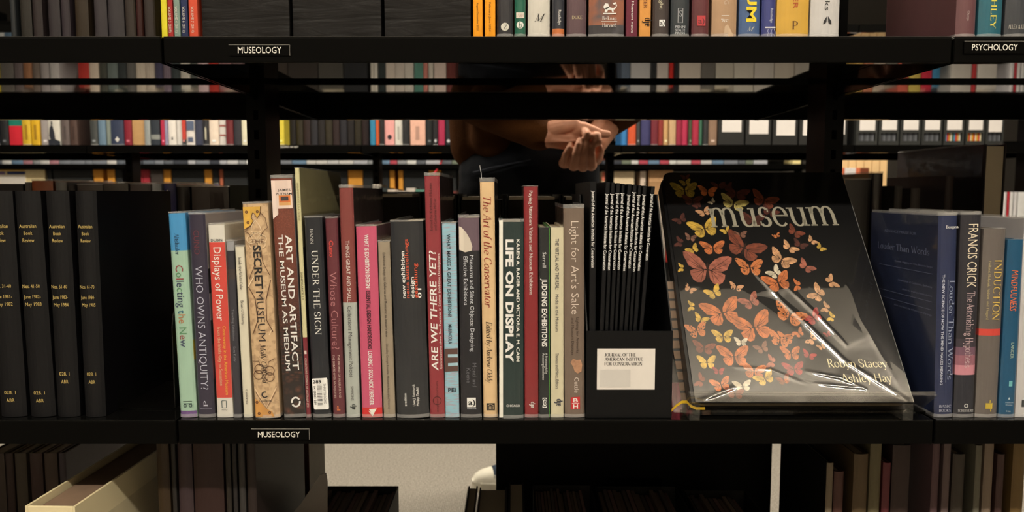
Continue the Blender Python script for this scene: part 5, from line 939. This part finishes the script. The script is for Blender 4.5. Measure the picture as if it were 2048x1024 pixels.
# white binder
A, B_ = at(50, 1012, .842), at(152, 1012, .842); W = B_.x-A.x; H = A.z-Z0
r = empty('ring_binder', (A.x, .842, Z0), (0, 0, math.radians(-2))); tag(r, 'large white ring binder with clear pocket on the lowest shelf', 'binder'); MW_ = mat((214, 196, 150), .35, .5, 0, .05, 10)
MB().box((0, 0, 0), (.003, .29, H)).build('cover_board', MW_, r); MB().box((W-.003, 0, 0), (W, .29, H)).build('cover_board', MW_, r); bevel(MB().box((.003, -.0005, 0), (W-.003, .003, H)).build('spine_board', MW_, r), .001)
MB().box((.006, .012, .004), (W-.006, .27, H-.008)).build('papers', mat((120, 96, 74), .7), r)
V = []; Fc = []; r_ = random.Random(2); n1, n2 = 10, 10
for j in range(n2+1):
    for i in range(n1+1): V.append((W+.0008+.003*r_.random()*(0 < i < n1 and 0 < j < n2), .03+.22*i/n1, H*.2+H*.7*j/n2))
for j in range(n2):
    for i in range(n1): a = j*(n1+1)+i; Fc.append((a, a+1, a+n1+2, a+n1+1))
link('clear_pocket', mesh(V, Fc, None, True), film_mat('pocket_film', .05, .15, .1), r)
LB = [(312, 338, (54, 40, 24), .33), (342, 352, (38, 34, 30), .33), (354, 384, (58, 44, 44), .33), (385, 446, (50, 32, 28), .33), (450, 462, (42, 36, 30), .31), (464, 474, (40, 36, 34), .33), (476, 490, (54, 50, 46), .33), (492, 512, (44, 34, 30), .33), (556, 580, (118, 112, 98), .33), (582, 600, (60, 52, 46), .33), (604, 619, (84, 42, 32), .33)]
for i, (x0, x1, c, h) in enumerate(LB): low('low_volume', f'{ordn(i)} tall dim volume right of the white binder on the lowest shelf', x0, x1, 950, (.93 if x0 < 550 else 1.25), .4, .22 if x0 < 550 else .107, c, 'tall dim volumes right of the white binder', board=mat((158, 144, 118), .5) if x0 == 604 else None)
# leaning grey bookend plate
p = [at(652, 946, 1.02), at(655, 965, 1.02), at(655, 1100, 1.02), at(520, 1100, 1.02), at(600, 1010, 1.02), at(640, 950, 1.02)]
og = at(600, 1100, 1.02); e_ = MB().prism([(q.x-og.x, q.z-og.z) for q in p], 1, 0, .0015).build('bookend', mat((120, 112, 100), .4, var=.05)); e_.location = og; tag(e_, 'pale grey metal bookend with pointed top on the lowest shelf', 'bookend')
def leaf_stack(label, x0, x1, yt, Y, lean, dark, n=16, h=None):
    """black slipcase of thin leaning booklets seen from above"""
    A, B_ = at(x0, yt, Y+.2), at(x1, yt, Y+.2); W = B_.x-A.x; H = h or (at(x0, yt, Y+.2).z-Z0)
    r = empty('booklet_case', (A.x, Y, Z0)); tag(r, label, 'file box', 'cases of booklets on the lowest shelf')
    MB().box((0, 0, 0), (.002, .2, H)).box((W-.002, 0, 0), (W, .2, H)).box((.002, .198, 0), (W-.002, .2, H)).box((.002, 0, 0), (W-.002, .198, .002)).build('case', M_BLACK, r)
    m = None; rr = random.Random(x0)
    for k in range(n):
        u = .004+(W-.012)*k/n; hh = H*(.955+.04*rr.random()); V = [(u, .004, .003), (u+(W-.012)/n*.8, .004, .003), (u+(W-.012)/n*.8+lean*.25, .004, hh), (u+lean*.25, .004, hh)]; V = [(min(max(a, .003), W-.004), y, z) for a, y, z in V]; V2 = [(a, .19, z) for a, y, z in V]
        MB().add(V+V2, [(0, 1, 2, 3), (7, 6, 5, 4), (0, 4, 5, 1), (1, 5, 6, 2), (2, 6, 7, 3), (3, 7, 4, 0)]).build('booklet', mat([(110, 92, 76), (124, 104, 86), (96, 84, 74), (126, 98, 88)][k % 4], .7), r)
leaf_stack('black case of brown booklets below the carpet gap', 636, 797, 972, .94, .03, 1)
leaf_stack('wide dim case of leaning booklets, left of two beneath the black panel', 1066, 1182, 970, .94, -.03, 1)
leaf_stack('wide dim case of leaning booklets, right of two beneath the black panel', 1190, 1352, 972, .94, -.03, 1)
leaf_stack('dim narrow case of leaning booklets near the right post', 1366, 1490, 980, .94, -.04, 1, 12)
for i, (x0, x1, yt, c, lab) in enumerate(((919, 943, 972, (46, 40, 30), 'narrow brown book with page top below the white shoe'), (946, 1012, 975, (66, 58, 50), 'thick book with pale page top below the white shoe'), (1016, 1052, 964, (40, 36, 34), 'dark book with silver wrapper edge beside the thick book'))):
    A = at(x0, yt, 1.15); low('low_wrapped_book', lab, 1024+(x0-1024)*1.0, 1024+(x1-1024)*1.0, yt, .96, A.z-Z0, .19, c, None, film=True)
# large black panel case behind
A, B_ = at(990.5, 930, 1.2), at(1566.5, 930, 1.2)
r = empty('portfolio_case', (A.x, 1.25, Z0)); tag(r, 'wide black portfolio case standing behind the dim booklets', 'case'); W = B_.x-A.x
bevel(MB().box((0, 0, 0), (W, .03, .40)).build('body', mat((.004, .004, .004), .6, .2, 0, 0, raw=True), r), .004); MB().box((W*.4, -.004, .2), (W*.6, 0, .215)).build('clasp', M_METAL, r)
RBK = [(1653, 1668, (96, 84, 66), .29), (1669, 1690, (64, 40, 34), .28), (1708, 1738, (72, 58, 38), .3), (1740, 1764, (80, 72, 50), .32), (1766, 1783, (76, 34, 36), .29), (1785, 1822, (44, 32, 28), .31), (1864, 1880, (72, 52, 52), .33), (1886, 1902, (80, 66, 62), .33), (1906, 1932, (52, 46, 38), .3), (1950, 1964, (84, 80, 66), .31), (1968, 1988, (104, 90, 74), .33), (1994, 2010, (60, 42, 38), .3), (2026, 2052, (92, 72, 40), .33)]
for i, (x0, x1, c, h) in enumerate(RBK): low('low_volume', f'{ordn(i)} dim volume right of the right post on the lowest shelf', x0, x1, 950, .97, h*1.19, .17, tuple(int(q*1.25) for q in c), 'dim volumes right of the right post', board=M_BLACK if i == 0 else None)
P = [at(*q, 4.758) for q in ((884, 320), (881, 328), (876, 336), (872, 342), (869, 347))]
tag(MB().tube([p-P[-1] for p in P], .0065, 6).build('ribbon_marker', mat((206, 40, 52), .5), loc=P[-1]), 'red ribbon bookmark hanging before the orange folder left of the person', 'bookmark')
# ------------------------------------------------------------------ person
def blob(name, chains, voxel, mats, parent, smooth=6):
    """tapered capsules joined into one continuous skin"""
    m = MB()
    for ch in chains:
        pts = [Vector(p[0]) for p in ch]; rad = [p[1] for p in ch]
        for p, r in zip(pts, rad): m.ball(p, r, nu=14, nv=10)
        for i in range(len(pts)-1):
            if (pts[i+1]-pts[i]).length > 1e-4: m.tube([pts[i], pts[i+1]], [rad[i], rad[i+1]], 14)
    me = mesh(m.v, m.f); o = bpy.data.objects.new('tmp', me); COL.objects.link(o)
    bm_ = bmesh.new(); bm_.from_mesh(me); bmesh.ops.recalc_face_normals(bm_, faces=bm_.faces); bm_.to_mesh(me); bm_.free()
    rm = o.modifiers.new('r', 'REMESH'); rm.mode = 'VOXEL'; rm.voxel_size = voxel
    sm = o.modifiers.new('s', 'SMOOTH'); sm.factor = .5; sm.iterations = smooth
    dg = bpy.context.evaluated_depsgraph_get(); m2 = bpy.data.meshes.new_from_object(o.evaluated_get(dg)); bpy.data.objects.remove(o)
    m2.materials.clear(); m2.polygons.foreach_set('use_smooth', [True]*len(m2.polygons)); return link(name, m2, mats, parent)
pr = empty('person', (.06, 1.9, 0)); tag(pr, 'person in rust sweater and black jeans standing with hands clasped behind the back', 'person')
po = pr.location
def P(px, py, Y): return at(px, py, Y)-po
def Wd(x, y, z): return Vector((x, y, z))-po
SKIN = mat((206, 140, 104), .5, .4, 0, .12, 90, bump=.15); KNIT = mat((72, 40, 14), .9, .1, 0, .2, 260, bump=.5); DENIM = mat((17, 19, 23), .85, .2, 0, .25, 300, bump=.3)
# body: head, neck, arms, hands, trunk, legs in one skin
hd = Wd(.0, 1.93, 1.60); ch = [[(hd, .095), (hd+Vector((-.02, .02, -.06)), .078), (hd+Vector((-.035, .045, -.085)), .05)], [(hd+Vector((.01, -.01, -.08)), .055), (Wd(.03, 1.9, 1.42), .06)],
      [(hd+Vector((-.075, .075, -.01)), .014), (hd+Vector((-.085, .09, -.035)), .016)], [(hd+Vector((-.05, -.072, -.01)), .02), (hd+Vector((-.045, -.075, -.035)), .014)], [(hd+Vector((.06, .062, -.01)), .02), (hd+Vector((.055, .066, -.035)), .014)]]
wl = P(1093, 272, 1.675); el = Wd(-.13, 1.74, 1.10); sl = Wd(-.14, 1.86, 1.40)
wr = P(1186, 292, 1.70); er = Wd(.30, 1.80, 1.10); sr_ = Wd(.20, 1.94, 1.40)
ch += [[(sl, .05), (el, .04), (P(1062, 252, 1.69), .033), (wl, .027)], [(sr_, .05), (er, .04), (P(1212, 250, 1.735), .033), (wr, .027)]]
ch += [[(Wd(-.06, 1.87, 1.38), .085), (Wd(.1, 1.92, 1.38), .085), (Wd(.06, 1.9, 1.1), .1), (Wd(.05, 1.88, .92), .11)], [(Wd(0, 1.9, .88), .085), (Wd(.03, 2.0, .48), .055), (Wd(.1, 2.12, .1), .04)], [(Wd(.1, 1.84, .88), .085), (Wd(.11, 1.86, .47), .055), (Wd(.15, 1.88, .1), .04)]]
# left hand: palm towards the camera, thumb side up
for kx, ky in ((1146, 254), (1150, 264), (1148, 275), (1138, 288)): ch.append([(P(1098, 270+(ky-268)*.35, 1.672), .021), (P(kx, ky, 1.665), .0135)])
ch.append([(P(1105, 258, 1.665), .019), (P(1128, 252, 1.655), .018), (P(1150, 249, 1.652), .013)])
ch.append([(P(1146, 252, 1.655), .0125), (P(1168, 254, 1.648), .0112), (P(1190, 262, 1.642), .0100), (P(1202, 268, 1.640), .0098), (P(1215, 268.5, 1.640), .0082)])
ch.append([(P(1150, 264, 1.66), .0115), (P(1168, 262, 1.643), .0108), (P(1174, 270, 1.630), .0104), (P(1172, 277, 1.628), .0092)])
ch.append([(P(1152, 274, 1.662), .0115), (P(1180, 271, 1.645), .0105), (P(1193, 274, 1.630), .0108), (P(1196, 283, 1.626), .0098), (P(1191, 286, 1.626), .0088)])
ch.append([(P(1140, 286, 1.662), .011), (P(1168, 286, 1.652), .009), (P(1184, 289, 1.645), .008)])
# right hand: fingers wrapped up over the left one
for chn in ([(1128, 326, 1.648, .0108), (1132, 309, 1.632, .0094), (1139, 297, 1.630, .0085), (1141, 289, 1.636, .0068)], [(1147, 331, 1.640, .0115), (1152, 308, 1.622, .0098), (1157, 290, 1.624, .0088), (1159, 281, 1.630, .0072)],
            [(1166, 333, 1.642, .0112), (1167, 309, 1.624, .0096), (1170, 294, 1.628, .0088), (1172, 284, 1.632, .0074)], [(1183, 331, 1.648, .0108), (1183, 309, 1.630, .0096), (1183, 297, 1.632, .0090), (1185, 290, 1.636, .0078)]):
    ch.append([(P(1178, 318, 1.692), .018), (P(*chn[0][:2], chn[0][2]+.012), .0125)]+[(P(a, b_, c_-.006), r*.93) for a, b_, c_, r in chn])
ch.append([(P(1186, 312, 1.70), .024), (wr, .026)]); ch.append([(P(1188, 318, 1.68), .014), (P(1195, 311, 1.66), .0105), (P(1199, 301, 1.648), .0092), (P(1199, 295, 1.645), .0075)])
body = blob('body', ch, .0019, SKIN, pr, 2)
for nm, x, y, Y, a in (('fingernail', 1159.3, 280, 1.6225, 0), ('fingernail', 1140.6, 288.5, 1.6300, .2)):
    MB().ball((0, 0, 0), .0052, (.8, .25, 1.1)).build(nm, mat((214, 170, 144), .25, .6, var=0), pr, True, loc=P(x, y, Y), rot=(.25, a, 0))
# clothing
hem = lambda x, y, Y: P(x, y, Y)
sw = [[(P(950, 292, 1.86), .062), (P(950, 235, 1.86), .066), (Wd(-.06, 1.87, 1.25), .09), (Wd(-.05, 1.88, 1.38), .09)], [(P(985, 272, 1.80), .056), (P(990, 230, 1.82), .07), (Wd(.0, 1.88, 1.3), .1)], [(P(1060, 246, 1.83), .07), (Wd(.05, 1.88, 1.1), .11), (Wd(.06, 1.9, 1.38), .1)], [(P(1140, 238, 1.87), .07), (Wd(.13, 1.9, 1.2), .1), (Wd(.13, 1.92, 1.38), .09)],
      [(sl, .07), (el, .058), (P(1040, 240, 1.70), .052), (P(1072, 263, 1.685), .041), (P(1080, 268, 1.682), .038)], [(sr_, .07), (er, .058), (P(1214, 238, 1.745), .045)], [(sl, .08), (Wd(.03, 1.9, 1.42), .08), (sr_, .08)]]
blob('sweater', sw, .007, KNIT, pr, 6)
tr = [[(P(985, 345, 1.86), .085), (P(1060, 345, 1.84), .105), (P(1130, 345, 1.85), .085)], [(P(982, 305, 1.87), .07), (P(982, 380, 1.86), .082), (Wd(.0, 1.9, .80), .10), (Wd(.03, 2.0, .48), .072), (Wd(.09, 2.11, .09), .062)], [(P(1060, 275, 1.85), .085), (P(1060, 345, 1.84), .1)], [(P(1138, 290, 1.86), .075), (P(1126, 380, 1.84), .092), (Wd(.1, 1.84, .80), .10), (Wd(.11, 1.86, .47), .072), (Wd(.15, 1.88, .09), .062)]]
blob('jeans', tr, .007, DENIM, pr, 6)
MB().tube([P(946, 345, 1.772), P(985, 335, 1.755), P(1030, 326, 1.742), P(1062, 320, 1.740)], .0022, 6).build('pocket_seam', mat((46, 48, 54), .8), pr)
blob('hair', [[(hd+Vector((.015, -.01, .03)), .096), (hd+Vector((.03, -.02, -.04)), .075)], [(hd+Vector((-.03, .02, .05)), .085)]], .006, mat((40, 26, 18), .6, .3, 0, .3, 120, bump=.5), pr, 4)
def shoe(toe, heel, nm):
    d = (Vector(heel)-Vector(toe)); d.z = 0; L_ = d.length; d.normalize(); n = Vector((-d.y, d.x, 0)); t = Vector(toe)-po; t.z = 0
    r = empty('shoe', t); r.parent = pr; r['label'] = nm
    out = []
    for i in range(22):
        a = 2*math.pi*i/22; u = .5-.5*math.cos(a); wd = .046*(math.sin(math.pi*min(1, max(.0, u*1.0)))**.45)*(1.05-.25*u); out.append(d*(u*L_)+n*(wd*(1 if math.sin(a) >= 0 else -1)))
    V = []; Fc = []
    lv = ((0, 1.0), (.024, 1.04), (.028, 1.0))
    for z, s in lv: V += [Vector((p.x*s, p.y*s, z)) for p in out]
    for k in range(len(lv)-1): Fc += [(k*22+i, k*22+(i+1) % 22, (k+1)*22+(i+1) % 22, (k+1)*22+i) for i in range(22)]
    Fc += [tuple(range(21, -1, -1)), tuple(range(44, 66))]; link('sole', mesh(V, Fc), mat((222, 212, 186), .5), r)
    prof = [(0, .030), (.012, .048), (.03, .058), (.07, .066), (.11, .085), (.15, .1), (.2, .1), (.25, .09), (.262, .03)]
    for nm2, lo, hi, m in (('toe_cap', 0, .062, mat((226, 216, 190), .45)), ('upper', .058, .262, mat((52, 62, 72), .8))):
        V = []; Fc = []; us = [lo+(hi-lo)*k/10 for k in range(11)]
        for u in us:
            uu = u/.262; h = [prof[q][1]+(prof[q+1][1]-prof[q][1])*(u-prof[q][0])/(prof[q+1][0]-prof[q][0]) for q in range(8) if prof[q][0] <= u <= prof[q+1][0]+1e-9][0]
            wd = .044*(math.sin(math.pi*min(1, max(.012, uu)))**.45)*(1.05-.25*uu)
            for k in range(11):
                a = math.pi*k/10; V.append(d*(u/.262*L_)+n*(wd*math.cos(a))+Vector((0, 0, .026+(h-.026)*math.sin(a)**.7)))
        for q in range(10):
            for k in range(10): Fc.append((q*11+k, q*11+k+1, (q+1)*11+k+1, (q+1)*11+k))
        Fc += [tuple(range(11)), tuple(range(120, 109, -1))]; link(nm2, mesh(V, Fc, None, True), m, r)
shoe((-.118, 2.13, 0), (.15, 2.19, 0), 'white toe-capped navy canvas shoe pointing left'); shoe((.0, 1.98, 0), (.22, 1.84, 0), 'white toe-capped navy canvas shoe hidden behind the black case')
